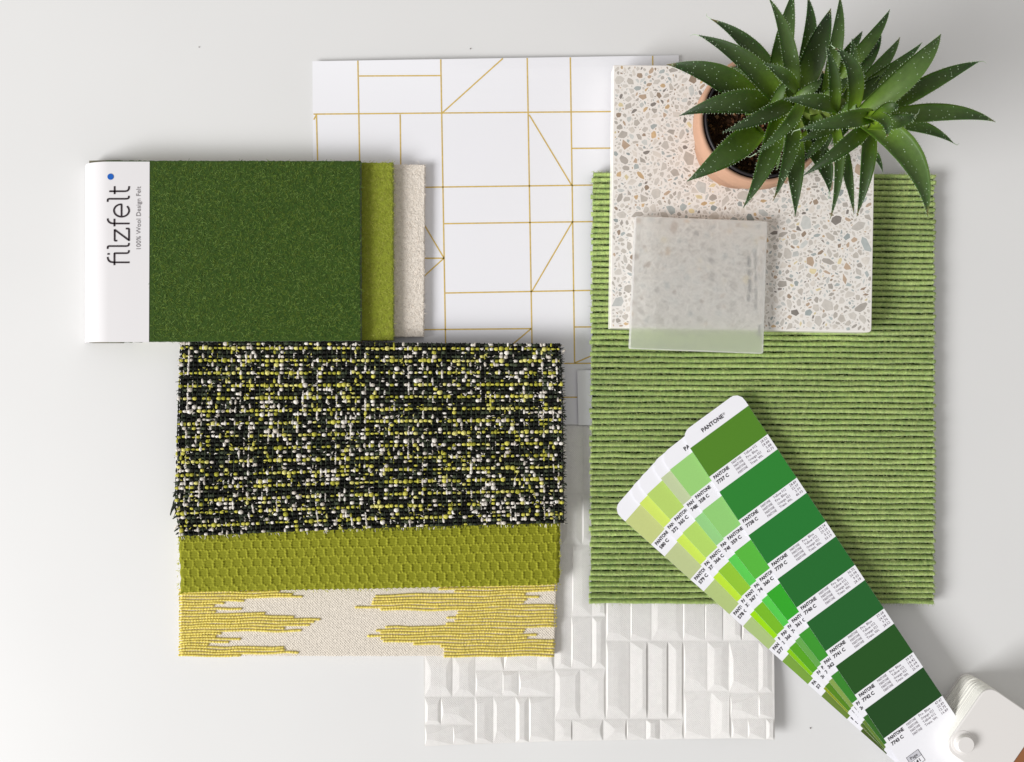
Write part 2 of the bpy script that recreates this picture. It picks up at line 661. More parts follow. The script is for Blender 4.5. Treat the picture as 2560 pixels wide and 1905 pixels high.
# chips: non-overlapping random polygons placed with a raster mask
MW = 664
mask = np.zeros((MW, MW), bool)
yy_, xx_ = np.mgrid[0:MW, 0:MW]
CH = [((208, 203, 195), 30), ((192, 186, 177), 24), ((178, 172, 164), 13), ((202, 204, 200), 16), ((176, 183, 181), 8),
      ((190, 168, 146), 7), ((160, 142, 124), 6), ((202, 174, 136), 3), ((222, 208, 168), 3), ((138, 132, 126), 3), ((218, 212, 203), 22), ((158, 166, 165), 3)]
CHC = [lin(c) for c, _ in CH]
CHW = np.array([n for _, n in CH], float); CHW /= CHW.sum()
SIZES = [(16, 23, 34, 300), (11, 16, 190, 2600), (7.5, 11, 620, 9000), (5, 7.5, 1500, 15000), (3, 5, 3000, 22000), (1.8, 3, 3000, 16000)]
chips = []
for lo, hi, cnt, tries in SIZES:
    made = 0
    for _ in range(tries):
        if made >= cnt:
            break
        r = rng.uniform(lo, hi)
        cx, cy = rng.uniform(6, MW - 6, 2)
        if mask[int(cy), int(cx)]:
            continue
        n = int(rng.integers(4, 8))
        asp = rng.uniform(0.36, 0.95)
        th = rng.uniform(0, math.pi)
        an = np.sort((np.arange(n) + rng.uniform(-0.36, 0.36, n)) / n * 2 * math.pi)
        rr = r * rng.uniform(0.72, 1.08, n)
        lx, ly = np.cos(an) * rr, np.sin(an) * rr * asp
        px_ = cx + lx * math.cos(th) - ly * math.sin(th)
        py_ = cy + lx * math.sin(th) + ly * math.cos(th)
        if px_.min() < 2 or py_.min() < 2 or px_.max() > MW - 3 or py_.max() > MW - 3:
            continue
        x0, x1, y0, y1 = int(px_.min()) - 1, int(px_.max()) + 2, int(py_.min()) - 1, int(py_.max()) + 2
        X = xx_[y0:y1, x0:x1]; Y = yy_[y0:y1, x0:x1]
        ins = np.ones(X.shape, bool)
        for i in range(n):
            j = (i + 1) % n
            ex_, ey_ = px_[j] - px_[i], py_[j] - py_[i]
            L = math.hypot(ex_, ey_) + 1e-9
            ins &= (ex_ * (Y - py_[i]) - ey_ * (X - px_[i])) / L >= -0.9
        if (mask[y0:y1, x0:x1] & ins).any():
            continue
        mask[y0:y1, x0:x1] |= ins
        chips.append((r * r * asp, list(zip(px_, py_)), CHC[int(rng.choice(len(CH), p=CHW))]))
        made += 1
chips.sort(key=lambda c: -c[0])


def tpx(a_, b_):
    return bil(a_ / MW, b_ / MW, TTL, TTR, TBR, TBL)


rest = MB()
for i, (sz, poly, c) in enumerate(chips):
    f = rng.uniform(0.9, 1.08)
    c = tuple(k_ * f for k_ in c)
    pts = [P(*tpx(a_, b_), ZT + 0.00004) for a_, b_ in poly][::-1]
    if i < 300:
        mb = MB()
        mb.prism(pts, ZT - 0.0002, c, cap_bottom=False)
        mb.build('stone_chip', m_chip, tt)
    else:
        rest.prism(pts, ZT - 0.0001, c, cap_bottom=False)
rest.build('small_stone_chips', m_chip, tt, kind='stuff')

# ------------------------------------------------------------------ frosted glass tile
def frosted(name, refr, transp, transl, diff, rough):
    m = bpy.data.materials.new(name)
    m.use_nodes = True
    nt = m.node_tree
    for n_ in list(nt.nodes):
        if n_.type == 'BSDF_PRINCIPLED':
            nt.nodes.remove(n_)
    out = [n_ for n_ in nt.nodes if n_.type == 'OUTPUT_MATERIAL'][0]
    tc = nt.nodes.new('ShaderNodeTexCoord')
    n1 = nt.nodes.new('ShaderNodeTexNoise'); n1.inputs['Scale'].default_value = 1600
    bn = nt.nodes.new('ShaderNodeBump'); bn.inputs['Strength'].default_value = 0.2; bn.inputs['Distance'].default_value = 0.0002
    nt.links.new(tc.outputs['Object'], n1.inputs['Vector'])
    nt.links.new(n1.outputs['Fac'], bn.inputs['Height'])
    parts = []
    if refr:
        r = nt.nodes.new('ShaderNodeBsdfRefraction'); r.inputs['Roughness'].default_value = rough; r.inputs['IOR'].default_value = 1.42
        r.inputs['Color'].default_value = (1, 1, 0.99, 1)
        parts.append((refr, r))
    if transp:
        r = nt.nodes.new('ShaderNodeBsdfTransparent'); r.inputs['Color'].default_value = (1, 1, 0.995, 1)
        parts.append((transp, r))
    if transl:
        r = nt.nodes.new('ShaderNodeBsdfTranslucent'); r.inputs['Color'].default_value = (0.99, 0.99, 0.975, 1)
        parts.append((transl, r))
    if diff:
        r = nt.nodes.new('ShaderNodeBsdfDiffuse'); r.inputs['Color'].default_value = (0.97, 0.97, 0.955, 1)
        parts.append((diff, r))
    acc, prev = parts[0][0], parts[0][1]
    for w_, nd in parts[1:]:
        mx = nt.nodes.new('ShaderNodeMixShader')
        mx.inputs[0].default_value = w_ / (acc + w_)
        nt.links.new(prev.outputs[0], mx.inputs[1])
        nt.links.new(nd.outputs[0], mx.inputs[2])
        acc += w_
        prev = mx
    nt.links.new(prev.outputs[0], out.inputs['Surface'])
    return m


m_glass = frosted('frosted_glass', 0.60, 0, 0.15, 0.25, 0.60)
m_gbase = frosted('clear_glass_underside', 0, 0.97, 0, 0.03, 0)
m_gedge = frosted('polished_glass_edge', 0, 0.25, 0.35, 0.40, 0)
tg = thing('frosted_glass_tile', 'small square frosted glass tile overhanging the lower edge of the terrazzo tile', 'glass tile', P(1746, 712, ZT))
ZG = ZT + 0.0062
GQ = [(1589, 540), (1919, 552.5), (1908.5, 884), (1574.5, 871.5)]
mb = MB()
slab(mb, rounded(GQ, 5, 4), ZG, ZT + 0.0002, bevel=0.0004)
gb = mb.build('glass_body', m_glass, tg)
gb.data.materials.append(m_gedge)
gb.data.materials.append(m_gbase)
for p_ in gb.data.polygons:
    if p_.normal.z < 0.95:
        p_.material_index = 2 if p_.normal.z < -0.9 else 1

m_lab = mat('faded_label_ink', (88, 88, 86), rough=0.7)
mb = MB()
for (x, y, w_, h_) in [(1866, 642, 8, 26), (1867, 674, 7, 18), (1868, 698, 8, 34), (1866, 738, 7, 16), (1884, 634, 5, 40), (1885, 684, 5, 22), (1885, 716, 5, 36), (1884, 760, 6, 14), (1893, 812, 5, 30)]:
    a = mb.verts([P(x, y, ZT + 0.00012), P(x, y + h_, ZT + 0.00012), P(x + w_, y + h_, ZT + 0.00012), P(x + w_, y, ZT + 0.00012)])
    mb.f.append((a, a + 1, a + 2, a + 3))
mb.build('underside_marks', m_lab, tg, kind='stuff')

# ------------------------------------------------------------------ felt sample book
def felt_mat(name, c, amt=0.12):
    return mat(name, c, rough=1.0, spec=0.08, noise=(340, amt), bump=[('noise', 1600, 0.8, 0.0005), ('noise', 420, 0.6, 0.0010)], sheen=0.25)


def fibres(n, quad, z, cols, lmin, lmax, wv, parent, lift=0.0004, mt=None):
    mb = MB()
    cols = np.array([lin(c) for c in cols])
    for i in range(n):
        u, v = rng.random(2)
        x, y = bil(u, v, *quad)
        p = np.array(P(x, y, z))
        a = rng.uniform(0, math.pi * 2) if rng.random() < 0.5 else rng.normal(0.7, 0.5)
        L = rng.uniform(lmin, lmax)
        k_ = rng.normal(0, 1.0)
        pts = []
        q = p.copy()
        hgt = rng.uniform(0.15, 1) * lift
        for s in range(4):
            q = q + np.array([math.cos(a), math.sin(a), 0]) * L / 3
            a += k_ * 0.45
            pts.append((q[0], q[1], z + 0.00003 + hgt * math.sin(math.pi * (s + 0.3) / 3.6), a))
        c = cols[rng.integers(0, len(cols))] * rng.uniform(0.7, 1.45)
        vs = []
        for s, (X, Y, Zz, aa) in enumerate(pts):
            wv_ = wv * (1 if 0 < s < 3 else 0.5)
            vs += [(X - math.sin(aa) * wv_, Y + math.cos(aa) * wv_, Zz), (X + math.sin(aa) * wv_, Y - math.cos(aa) * wv_, Zz)]
        a0 = mb.verts(vs, tuple(c))
        for s in range(3):
            mb.f.append((a0 + 2 * s, a0 + 2 * s + 1, a0 + 2 * s + 3, a0 + 2 * s + 2))
    return mb.build('nap', mt, parent, kind='stuff')


def rough_edge(x0, y0, x1, y1, step=4, amp=0.5):
    n = max(1, int(math.hypot(x1 - x0, y1 - y0) / step))
    return [(x0 + (x1 - x0) * i / n + rng.normal(0, amp), y0 + (y1 - y0) * i / n + rng.normal(0, amp)) for i in range(n)]


def rough_quad(q, amp=0.5, step=4):
    out = []
    for i in range(4):
        a_, b_ = q[i], q[(i + 1) % 4]
        out += rough_edge(*a_, *b_, step, amp)
    return out


tf = thing('felt_sample_book', 'wool felt swatch book of dark green, olive and cream felt in a white paper sleeve', 'sample book', P(600, 630))
layers = [('cream', 'cream wool felt sheet at the bottom of the book', [(330, 409), (1062, 411), (1059, 842), (328, 844)], 0.0052, 0.0006, (226, 217, 205)),
          ('olive', 'olive green wool felt sheet between the dark green and the cream one', [(300, 404), (982, 406), (983, 851), (300, 851)], 0.0102, 0.0052, (134, 144, 46)),
          ('green', 'dark forest green wool felt sheet on top of the book', [(264, 401), (900, 402), (901, 852), (264, 855)], 0.0152, 0.0102, (54, 78, 24))]
m_fib = mat('felt_fibre', attr=True, rough=0.9, spec=0.2)
for nm, lab, q, zt, zb, c in layers:
    mb = MB()
    slab(mb, rough_quad(q, 0.45), zt, zb + 0.00002, bevel=0.0004)
    o = mb.build('felt_sheet', felt_mat('felt_' + nm, c, 0.10 if nm != 'cream' else 0.04), tf)
    o['label'] = lab
    if nm == 'green':
        fibres(17000, [(379, 409), (897, 409), (897, 847), (379, 848)], zt, [(80, 104, 36), (62, 92, 34), (104, 128, 62), (48, 76, 28), (88, 106, 36)],
               0.0009, 0.0028, 0.00009, o, 0.00035, m_fib)
    elif nm == 'olive':
        fibres(1800, [(903, 406), (982, 406), (983, 850), (903, 850)], zt, [(146, 150, 58), (126, 132, 42), (164, 168, 78)],
               0.0009, 0.0024, 0.00008, o, 0.0003, m_fib)
    else:
        fibres(1200, [(984, 412), (1061, 412), (1058, 841), (984, 841)], zt, [(232, 224, 214), (216, 206, 194)],
               0.0009, 0.0024, 0.00008, o, 0.0003, m_fib)
# inner boards behind the sleeve
m_board = mat('grey_board', (120, 116, 96), rough=0.9)
mb = MB()
slab(mb, [(223, 401.5), (300, 400), (300, 857), (223, 857)], 0.0060, 0.0006)
mb.build('binding_board', m_board, tf)
# paper sleeve wrapping the spine: curved sheet
m_sleeve = mat('sleeve_paper', (224, 222, 223), rough=0.45, spec=0.4)
mb = MB()
zs = 0.0154
prof = [(374, zs), (330, zs)] + [(272 - 58 * math.sin(a_), 0.0074 + (zs - 0.0074) * math.cos(a_)) for a_ in np.linspace(0, math.pi / 2, 16)] + [(213.5, 0.004), (214, 0.0006)]
pts = []
nv = 2
for (x, z) in prof:
    k = 1 - z / H
    for (y) in (404.0, 854.5):
        yy = y + (0.7 if y > 500 else 0)
        # constant depth in the world so that the fold is a straight cylinder
        pts.append(((x - 1.5 * (y > 500) - CX) * S * k, (CY - yy) * S * (1 - zs / H), z))
a = mb.verts(pts)
n = len(prof)
for i in range(n - 1):
    mb.f.append((a + 2 * i, a + 2 * i + 2, a + 2 * i + 3, a + 2 * i + 1))
b_ = mb.verts([(p[0] + (0.0003 if i > 22 else 0.0001), p[1], p[2] - 0.0003) for i, p in enumerate(pts)])
for i in range(n - 1):
    mb.f.append((b_ + 2 * i, b_ + 2 * i + 1, b_ + 2 * i + 3, b_ + 2 * i + 2))
a2 = mb.verts(list(mb.v[a:a + 2 * n])); b2 = mb.verts(list(mb.v[b_:b_ + 2 * n]))
for i in range(n - 1):
    mb.f.append((a2 + 2 * i, b2 + 2 * i, b2 + 2 * i + 2, a2 + 2 * i + 2))
    mb.f.append((a2 + 2 * i + 1, a2 + 2 * i + 3, b2 + 2 * i + 3, b2 + 2 * i + 1))
sl = mb.build('paper_sleeve', m_sleeve, tf, smooth=True)
for p_ in sl.data.polygons:
    if p_.index >= 2 * (n - 1):
        p_.use_smooth = False
m_ink = mat('black_ink', (40, 28, 34), rough=0.5)
m_ink2 = mat('grey_ink', (132, 128, 130), rough=0.5)
m_blue = mat('blue_ink', (0, 90, 182), rough=0.5)
ZI = zs + 0.0002


def sz(X, Y, z=ZI):
    return P(180 + X / 5.508, 380 + Y / 5.508, z)


def arc(cx, cy, rx, ry, a0, a1, n=14):
    return [(cx + rx * math.cos(math.radians(a0 + (a1 - a0) * i / n)), cy + ry * math.sin(math.radians(a0 + (a1 - a0) * i / n))) for i in range(n + 1)]


STK = [
    [(787, 1520), (570, 1520), (530, 1514), (504, 1496), (492, 1470), (489, 1448)],
    [(582, 1556), (582, 1394)], [(582, 1394), (745, 1394), (768, 1390), (779, 1378), (782, 1356)], [(489, 1404), (513, 1404)],
    [(489, 1332), (489, 1310), (494, 1299), (508, 1296), (745, 1296), (768, 1292), (779, 1280), (782, 1256)],
    [(617, 1222), (590, 1222), (585, 1214), (585, 1068)], [(585, 1070), (783, 1216)], [(783, 1222), (783, 1064), (776, 1055), (742, 1055)],
    [(787, 985), (570, 985), (530, 979), (504, 961), (492, 940), (489, 918)], [(582, 1022), (582, 922)],
    [(680, 884), (680, 722)],
    arc(680, 806, 104, 86, -90, -180, 10) + arc(680, 806, 104, 86, 180, 90, 10)[1:] + arc(680, 806, 104, 86, 90, -42, 16)[1:],
    [(489, 684), (489, 660), (494, 649), (508, 645), (745, 645), (768, 641), (779, 629), (782, 606)],
    [(515, 541), (730, 541), (762, 534), (780, 512), (785, 474)], [(585, 578), (585, 474)]]
mb = MB()
for st in STK:
    for i in range(len(st) - 1):
        (x0, y0), (x1, y1) = st[i], st[i + 1]
        L = math.hypot(x1 - x0, y1 - y0)
        hw = 11.5
        nx, ny = -(y1 - y0) / L * hw, (x1 - x0) / L * hw
        ex_, ey_ = (x1 - x0) / L * 3, (y1 - y0) / L * 3
        zo = ZI + 0.000004 * (i % 2)
        a = mb.verts([sz(x0 - ex_ + nx, y0 - ey_ + ny, zo), sz(x1 + ex_ + nx, y1 + ey_ + ny, zo),
                      sz(x1 + ex_ - nx, y1 + ey_ - ny, zo), sz(x0 - ex_ - nx, y0 - ey_ - ny, zo)])
        mb.f.append((a, a + 3, a + 2, a + 1))
mb.build('printed_title', m_ink, sl)
mb = MB()
put_text(mb, '100% Wool Design Felt', lambda x, y: sz(942 - y, 1337 - x), 0, 0, 862, 60, (1, 1, 1), bold=0.0, res=3)
mb.build('printed_subtitle', m_ink2, sl)
mb = MB()
a = mb.verts([sz(530 + 43 * math.cos(t_), 340 + 43 * math.sin(t_)) for t_ in np.linspace(0, 2 * math.pi, 29)[:-1]])
mb.f.append(tuple(range(a + 27, a - 1, -1)))
mb.build('printed_dot', m_blue, sl)

# ------------------------------------------------------------------ jacquard swatch (bottom of the fabric pile)
ZJ = 0.0052
tj = thing('yellow_and_cream_fabric_swatch', 'cream fabric swatch with raised yellow cords, lowest of the three stacked fabrics', 'fabric swatch', P(920, 1560))
m_cream = mat('cream_weave', (228, 219, 205), rough=0.95, spec=0.1, noise=(1300, 0.16), bump=[('weave', 290, 0.6, 0.0005), ('noise', 1400, 0.9, 0.0006)])
m_cord = mat('yellow_cord', attr=True, rough=0.75, spec=0.25, noise=(1500, 0.15))
JQ = [(449, 1300), (1398, 1290), (1384, 1640), (450, 1641)]
mb = MB()
slab(mb, rounded(rough_quad([(450, 1300), (1397, 1290), (1391, 1560), (1385, 1641)][:2] + [(1386, 1641), (450, 1641)], 0.5, 6), 0), ZJ, 0.0016, bevel=0.0008)
mb.build('cream_ground', m_cream, tj)
LE = [715, 700, 733, 754, 613, 560, 535, 605, 541, 661, 733, 799, 786, 773, 712, 754, 554, 538, 602, 570, 522, 709, 714, 744, 600]
RS = [1100, 1094, 1134, 938, 933, 930, 928, 885, 950, 1146, 1140, 1116, 1134, 1116, 960, 940, 950, 918, 951, 955, 1030, 1100, 1108, 1108, 1108]


def jrow(k, x):
    y = 1474.5 + 6.86 * k
    sl_ = -13 * (x - 447) / 950 * (1 - k / 24.0) + 0.9 * math.sin(x / 47.0 + k * .35) + 0.7 * math.sin(x / 19.0 + k * .2)
    return y + sl_


YC = [lin((230, 212, 110)), lin((236, 218, 128)), lin((206, 182, 78))]


def cord(x0, x1, k):
    n = max(4, int((x1 - x0) / 2.0))
    xs_ = np.linspace(x0, x1, n)
    wobble = smooth_noise(n, 16, -0.9, 0.9)
    ph = rng.uniform(0, 6)
    r = 2.8 * (1 + 0.16 * np.sin(xs_ / 7.2 * 2 * math.pi + ph + 2.5 * np.sin(xs_ / 37 + k * 2.1))) * (1 + rng.normal(0, 0.07, n))
    r[0] *= 0.4; r[-1] *= 0.4
    path = [P(x, jrow(k, x) + wb, ZJ + 0.0003 - (0.0012 if x < 452 or x > 1384 else 0)) for x, wb in zip(xs_, wobble)]
    cc = [tuple(np.array(YC[0]) * (1 + 0.12 * math.sin(x / 7.2 * 6.28 + ph)) * rng.uniform(0.82, 1.12)) for x in xs_]
    mb_ = MB()
    mb_.tube(path, r * S, 6, cc, squash=1.1)
    mb_.build('yellow_cord', m_cord, tj, smooth=True)


for k in range(25):
    cord(447 + rng.normal(0, 0.8), LE[k] + rng.uniform(-3, 3), k)
    xr = 1394 - 9 * (k / 24.0) ** 1.5 + rng.normal(0, 1)
    if k in (3, 4, 5, 6) or k in (15, 16, 17, 18):
        cord(RS[k], (1318 if k not in (4, 17) else 1350) + rng.uniform(-10, 10), k)
    else:
        cord(RS[k] + rng.uniform(-3, 3), xr, k)
    if k == 17:
        cord(918, 938, k)

# ------------------------------------------------------------------ olive honeycomb fabric
ZO = 0.0098
to = thing('olive_textured_fabric_swatch', 'olive green fabric swatch in honeycomb weave, between the tweed and the yellow striped fabric', 'fabric swatch', P(925, 1400))
m_olive = mat('olive_weave', attr=True, rough=0.8, spec=0.2, noise=(1500, 0.12), bump=[('noise', 3000, 0.5, 0.0004)])
OQ = [(447, 1200), (1400, 1190), (1397, 1462), (447, 1483)]
mb = MB()
nx_, ny_ = 476, 150
gu, gv = np.meshgrid(np.linspace(0, 1, nx_), np.linspace(0, 1, ny_))
xl = 446 + 2.0 * np.sin(gv * 9) + 1.2 * np.sin(gv * 60)
xr = 1402 - 3 * gv + 1.2 * np.sin(gv * 50)
yt = 1200 + 0 * gu
yb = np.interp(gu, [0, 0.01, 0.05, 0.5, 0.97, 1.0], [1487, 1484, 1481, 1474, 1464, 1459]) + 1.0 * np.sin(gu * 420)
gx = xl * (1 - gu) + xr * gu
gy = yt * (1 - gv) + yb * gv
px0, py0 = 24.2, 22.4
yy2 = gy + (gx - 447) * 0.022 + 0.9 * np.sin(gx / 31) + 0.6 * np.sin(gx / 11.3 + gy / 7)
best = np.full(gx.shape, 1e9); second = np.full(gx.shape, 1e9)
j0 = np.floor(yy2 / py0)
for dj in (-1, 0, 1, 2):
    j_ = j0 + dj
    offx = np.where(j_ % 2 == 0, 0, px0 / 2)
    i0 = np.floor((gx - offx) / px0)
    for di in (0, 1):
        cxx = (i0 + di) * px0 + offx
        cyy = j_ * py0
        d = np.hypot(gx - cxx, (yy2 - cyy) * 1.05)
        second = np.where(d < best, best, np.minimum(second, d))
        best = np.minimum(best, d)
edge = np.clip(1 - (second - best) / 6.5, 0, 1) * (0.62 + 0.38 * (np.abs((yy2 / py0) - np.round(yy2 / py0)) < 0.3)) * (0.8 + 0.2 * np.sin(gx / 13 + yy2 / 29))
bead = 0.68 + 0.32 * np.sin(gx / 7.5 * 2 * math.pi + np.sin(yy2 / 9))
bead2 = 0.68 + 0.32 * np.sin(yy2 / 7.2 * 2 * math.pi + np.sin(gx / 7))
bead2 = bead2 * rng.uniform(0.7, 1.1, gx.shape)
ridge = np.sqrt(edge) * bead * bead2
rows_ = 0.5 + 0.5 * np.sin(yy2 / 5.0 * 2 * math.pi)
hz = 0.0015 * ridge + 0.00025 * rows_ * (1 - edge) + rng.normal(0, 0.00003, gx.shape)
bd = np.minimum(np.minimum(gu * 955, (1 - gu) * 955), (1 - gv) * 285)
drop = -0.0016 * np.clip(1 - bd / 9.0, 0, 1) ** 2
zz = ZO - 0.0006 + hz + drop
k = 1 - ZO / H
V = np.stack([(gx - CX) * S * k, (CY - gy) * S * k, zz], -1).reshape(-1, 3)
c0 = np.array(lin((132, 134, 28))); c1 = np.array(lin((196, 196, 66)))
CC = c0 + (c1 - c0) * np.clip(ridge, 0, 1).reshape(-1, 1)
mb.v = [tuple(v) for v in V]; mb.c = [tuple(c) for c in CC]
idx = np.arange(nx_ * ny_).reshape(ny_, nx_)
q = np.stack([idx[:-1, :-1], idx[1:, :-1], idx[1:, 1:], idx[:-1, 1:]], -1).reshape(-1, 4)
mb.f = q.tolist()
# skirt
ring = list(idx[:, 0]) + list(idx[-1, 1:]) + list(idx[::-1, -1][1:])
a = mb.verts([(V[i][0], V[i][1], ZJ - 0.0002) for i in ring], tuple(c0))
for i in range(len(ring) - 1):
    mb.f.append((int(ring[i]), a + i, a + i + 1, int(ring[i + 1])))
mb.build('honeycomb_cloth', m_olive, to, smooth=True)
mb = MB()
for i in range(150):
    if i < 95:
        u = rng.random(); x = 447 + 950 * u; y = 1483 - 20 * u + rng.normal(0, 1); a0 = rng.normal(-1.57, .5)
    elif i < 120:
        x, y = 447 + rng.normal(0, 1), rng.uniform(1345, 1482); a0 = rng.normal(3.14, .5)
    else:
        x, y = 1398 + rng.normal(0, 1), rng.uniform(1315, 1462); a0 = rng.normal(0, .5)
    p = np.array(P(x, y, ZO - 0.0008)); L = rng.uniform(0.0006, 0.0016)
    d = np.array([math.cos(a0), math.sin(a0), -0.2]) * L
    mb.tube([p, p + d * .5, p + d], [0.00016, 0.00014, 0.00008], 4, tuple(c1))
mb.build('frayed_edge', m_olive, to, kind='stuff')

# ------------------------------------------------------------------ tweed
ZW = 0.0146
tw_ = thing('tweed_fabric_swatch', 'black, white and yellow bouclé tweed fabric swatch, topmost of the stacked fabrics', 'fabric swatch', P(925, 1090))
m_yarn = mat('tweed_yarn', attr=True, rough=0.85, spec=0.15, noise=(1500, 0.25), bump=[('noise', 1800, 0.9, 0.0006)])
m_dark = mat('tweed_ground', (18, 20, 17), rough=1.0, spec=0.05)


def wmap(u, v):
    xl_ = float(np.interp(v, [0, .3, .6, .85, .96, 1], [450, 445, 440, 436, 447, 449]))
    xr_ = float(np.interp(v, [0, .3, 1], [1401, 1407, 1410]))
    x = xl_ * (1 - u) + xr_ * u
    yt_ = 853 * (1 - u) + 858 * u
    yb_ = float(np.interp(u, [0, .1, .5, 1], [1342, 1339, 1322, 1309]))
    return x, yt_ * (1 - v) + yb_ * v


mb = MB()
poly = [wmap(u, 0.004) for u in np.linspace(0.006, .994, 20)] + [wmap(.995, v) for v in np.linspace(0.02, .98, 12)] + \
       [wmap(u, .992) for u in np.linspace(.994, 0.006, 20)] + [wmap(.005, v) for v in np.linspace(.98, .02, 12)]
slab(mb, poly, ZW - 0.0012, ZO - 0.0006)
mb.build('cloth_ground', m_dark, tw_)
NCOL, NROW = 80, 46
YEL = [(208, 202, 92), (190, 186, 76), (220, 214, 128), (168, 166, 62)]
WHT = [(230, 224, 214), (214, 206, 194), (240, 235, 226)]
DRK = [(32, 33, 29), (46, 52, 42), (24, 24, 21), (70, 78, 60), (30, 31, 27)]
YEL, WHT, DRK = [np.array([lin(c) for c in L_]) for L_ in (YEL, WHT, DRK)]
cl = rng.random((14, 22))


def cluster(u, v):
    x, y = u * 20.9, v * 12.9
    i, j = int(x), int(y)
    fx, fy = x - i, y - j
    return (cl[j, i] * (1 - fx) + cl[j, i + 1] * fx) * (1 - fy) + (cl[j + 1, i] * (1 - fx) + cl[j + 1, i + 1] * fx) * fy


pxc = 955 / NCOL
for j in range(NROW):
    yellow = (j % 3 == 1)
    path, rad, cc = [], [], []
    cur = None
    sh = rng.uniform(-0.12, 0.12)
    for i in range(NCOL):
        vv = (j + 0.5 + rng.normal(0, 0.06)) / NROW
        u0 = (i + 0.5 + rng.normal(0, 0.08)) / NCOL
        cv = cluster(min(u0, .999), min(max(vv, 0), .999))
        r_ = rng.random()
        if yellow:
            pal = YEL if r_ < 0.64 + .16 * cv else (WHT if r_ < 0.78 + .12 * cv else DRK)
        else:
            pw = 0.06 + 0.50 * max(0, cv - 0.34)
            pal = WHT if r_ < pw else (YEL if r_ > 0.94 else DRK)
        c = pal[rng.integers(0, len(pal))] * rng.uniform(0.9, 1.08)
        big = rng.choice([0.62, 0.88, 1.08, 1.4], p=[.3, .40, .24, .06])
        if pal is DRK:
            big = min(big, 1.0)
        for s, (du, rf, zf) in enumerate([(-0.47, .42, -.9), (-0.33, .85, .1), (-0.12, 1.06, .5), (0.12, 1.06, .55), (0.33, .85, .1)]):
            x, y = wmap(min(max(u0 + du / NCOL, 0), 1), vv)
            path.append(P(x, y, ZW - 0.0007 + zf * 0.0006 * big))
            rad.append(3.9 * rf * big * S * rng.uniform(.94, 1.06))
            cc.append(tuple(c))
    mb = MB()
    mb.tube(path, rad, 6, cc, squash=0.8)
    mb.build('weft_yarn', m_yarn, tw_, smooth=True)
for i in range(NCOL + 1):
    path, rad, cc = [], [], []
    run = 0
    c = DRK[0]
    bias = rng.choice([0.0, 0.16, 0.34], p=[.6, .25, .15])
    for j in range(NROW):
        if run <= 0:
            vv = (j + .5) / NROW
            cv = cluster(min(i / NCOL, .999), min(vv, .999))
            r_ = rng.random()
            pal = WHT if r_ < 0.04 + bias + .22 * max(0, cv - .3) else (YEL if r_ > .96 else DRK)
            run = 1
        run -= 1
        c = pal[rng.integers(0, len(pal))] * rng.uniform(.85, 1.05)
        over = rng.random() < 0.55
        bw = rng.uniform(1.1, 1.6) if (pal is not DRK and over) else 0.85
        for (dv, rf, zf) in [(-0.48, .5, -.2), (-0.22, 1.0, .4), (0, 1.0, .6 if over else -.9), (.25, .9, .3)]:
            u0 = (i + rng.normal(0, .05)) / NCOL
            x, y = wmap(min(max(u0, 0.002), .998), min(max((j + .5 + dv) / NROW, 0), 1))
            path.append(P(x, y, ZW - 0.0007 + zf * 0.0006))
            rad.append(2.7 * rf * bw * S)
            cc.append(tuple(c))
    mb = MB()
    mb.tube(path, rad, 6, cc)
    mb.build('warp_yarn', m_yarn, tw_, smooth=True)
mb = MB()
for i in range(420):
    r_ = rng.random()
    if r_ < .04:
        v = rng.random(); u = 0.0; a0 = rng.normal(3.14, .5)
    elif r_ < .55:
        v = rng.random(); u = 1.0; a0 = rng.normal(0, .5)
    else:
        u = rng.random(); v = 1.0; a0 = rng.normal(-1.57, .35)
    x, y = wmap(u, v)
    p = np.array(P(x, y, ZW - 0.0012)); L = rng.uniform(0.0006, 0.0022)
    d = np.array([math.cos(a0), math.sin(a0), -0.15]) * L
    c = DRK[rng.integers(0, 4)] if rng.random() < .75 else WHT[rng.integers(0, 3)]
    mb.tube([p, p + d * .5 + rng.normal(0, .0001, 3), p + d], [0.00022, 0.00018, 0.0001], 4, tuple(c))
# the loose tufts at the lower left corner
for (x, y, dx, dy, wht) in [(440, 1262, -14, 22, 0), (444, 1266, -10, 26, 1), (448, 1272, -6, 18, 1), (436, 1258, -10, 30, 0), (452, 1285, -20, 12, 0),
                            (450, 1310, -14, 12, 1), (452, 1318, -16, 10, 0), (454, 1328, -14, 8, 0), (456, 1334, -10, 8, 0), (446, 1270, -12, 20, 0),
                            (441, 1230, -8, 12, 0), (442, 1245, -9, 12, 0), (1406, 880, 7, -6, 1), (1410, 1040, 6, 2, 0), (1412, 1210, 5, 3, 0)]:
    p0 = P(x, y, ZW - .001); p1 = P(x + dx * .6, y + dy * .5, ZW - .0008); p2 = P(x + dx, y + dy, ZW - .0022)
    mb.tube([p0, p1, p2], [0.0007, 0.0006, 0.0003], 5, tuple(WHT[1] if wht else DRK[1]))
mb.build('frayed_threads', m_yarn, tw_, kind='stuff')
mb = MB()
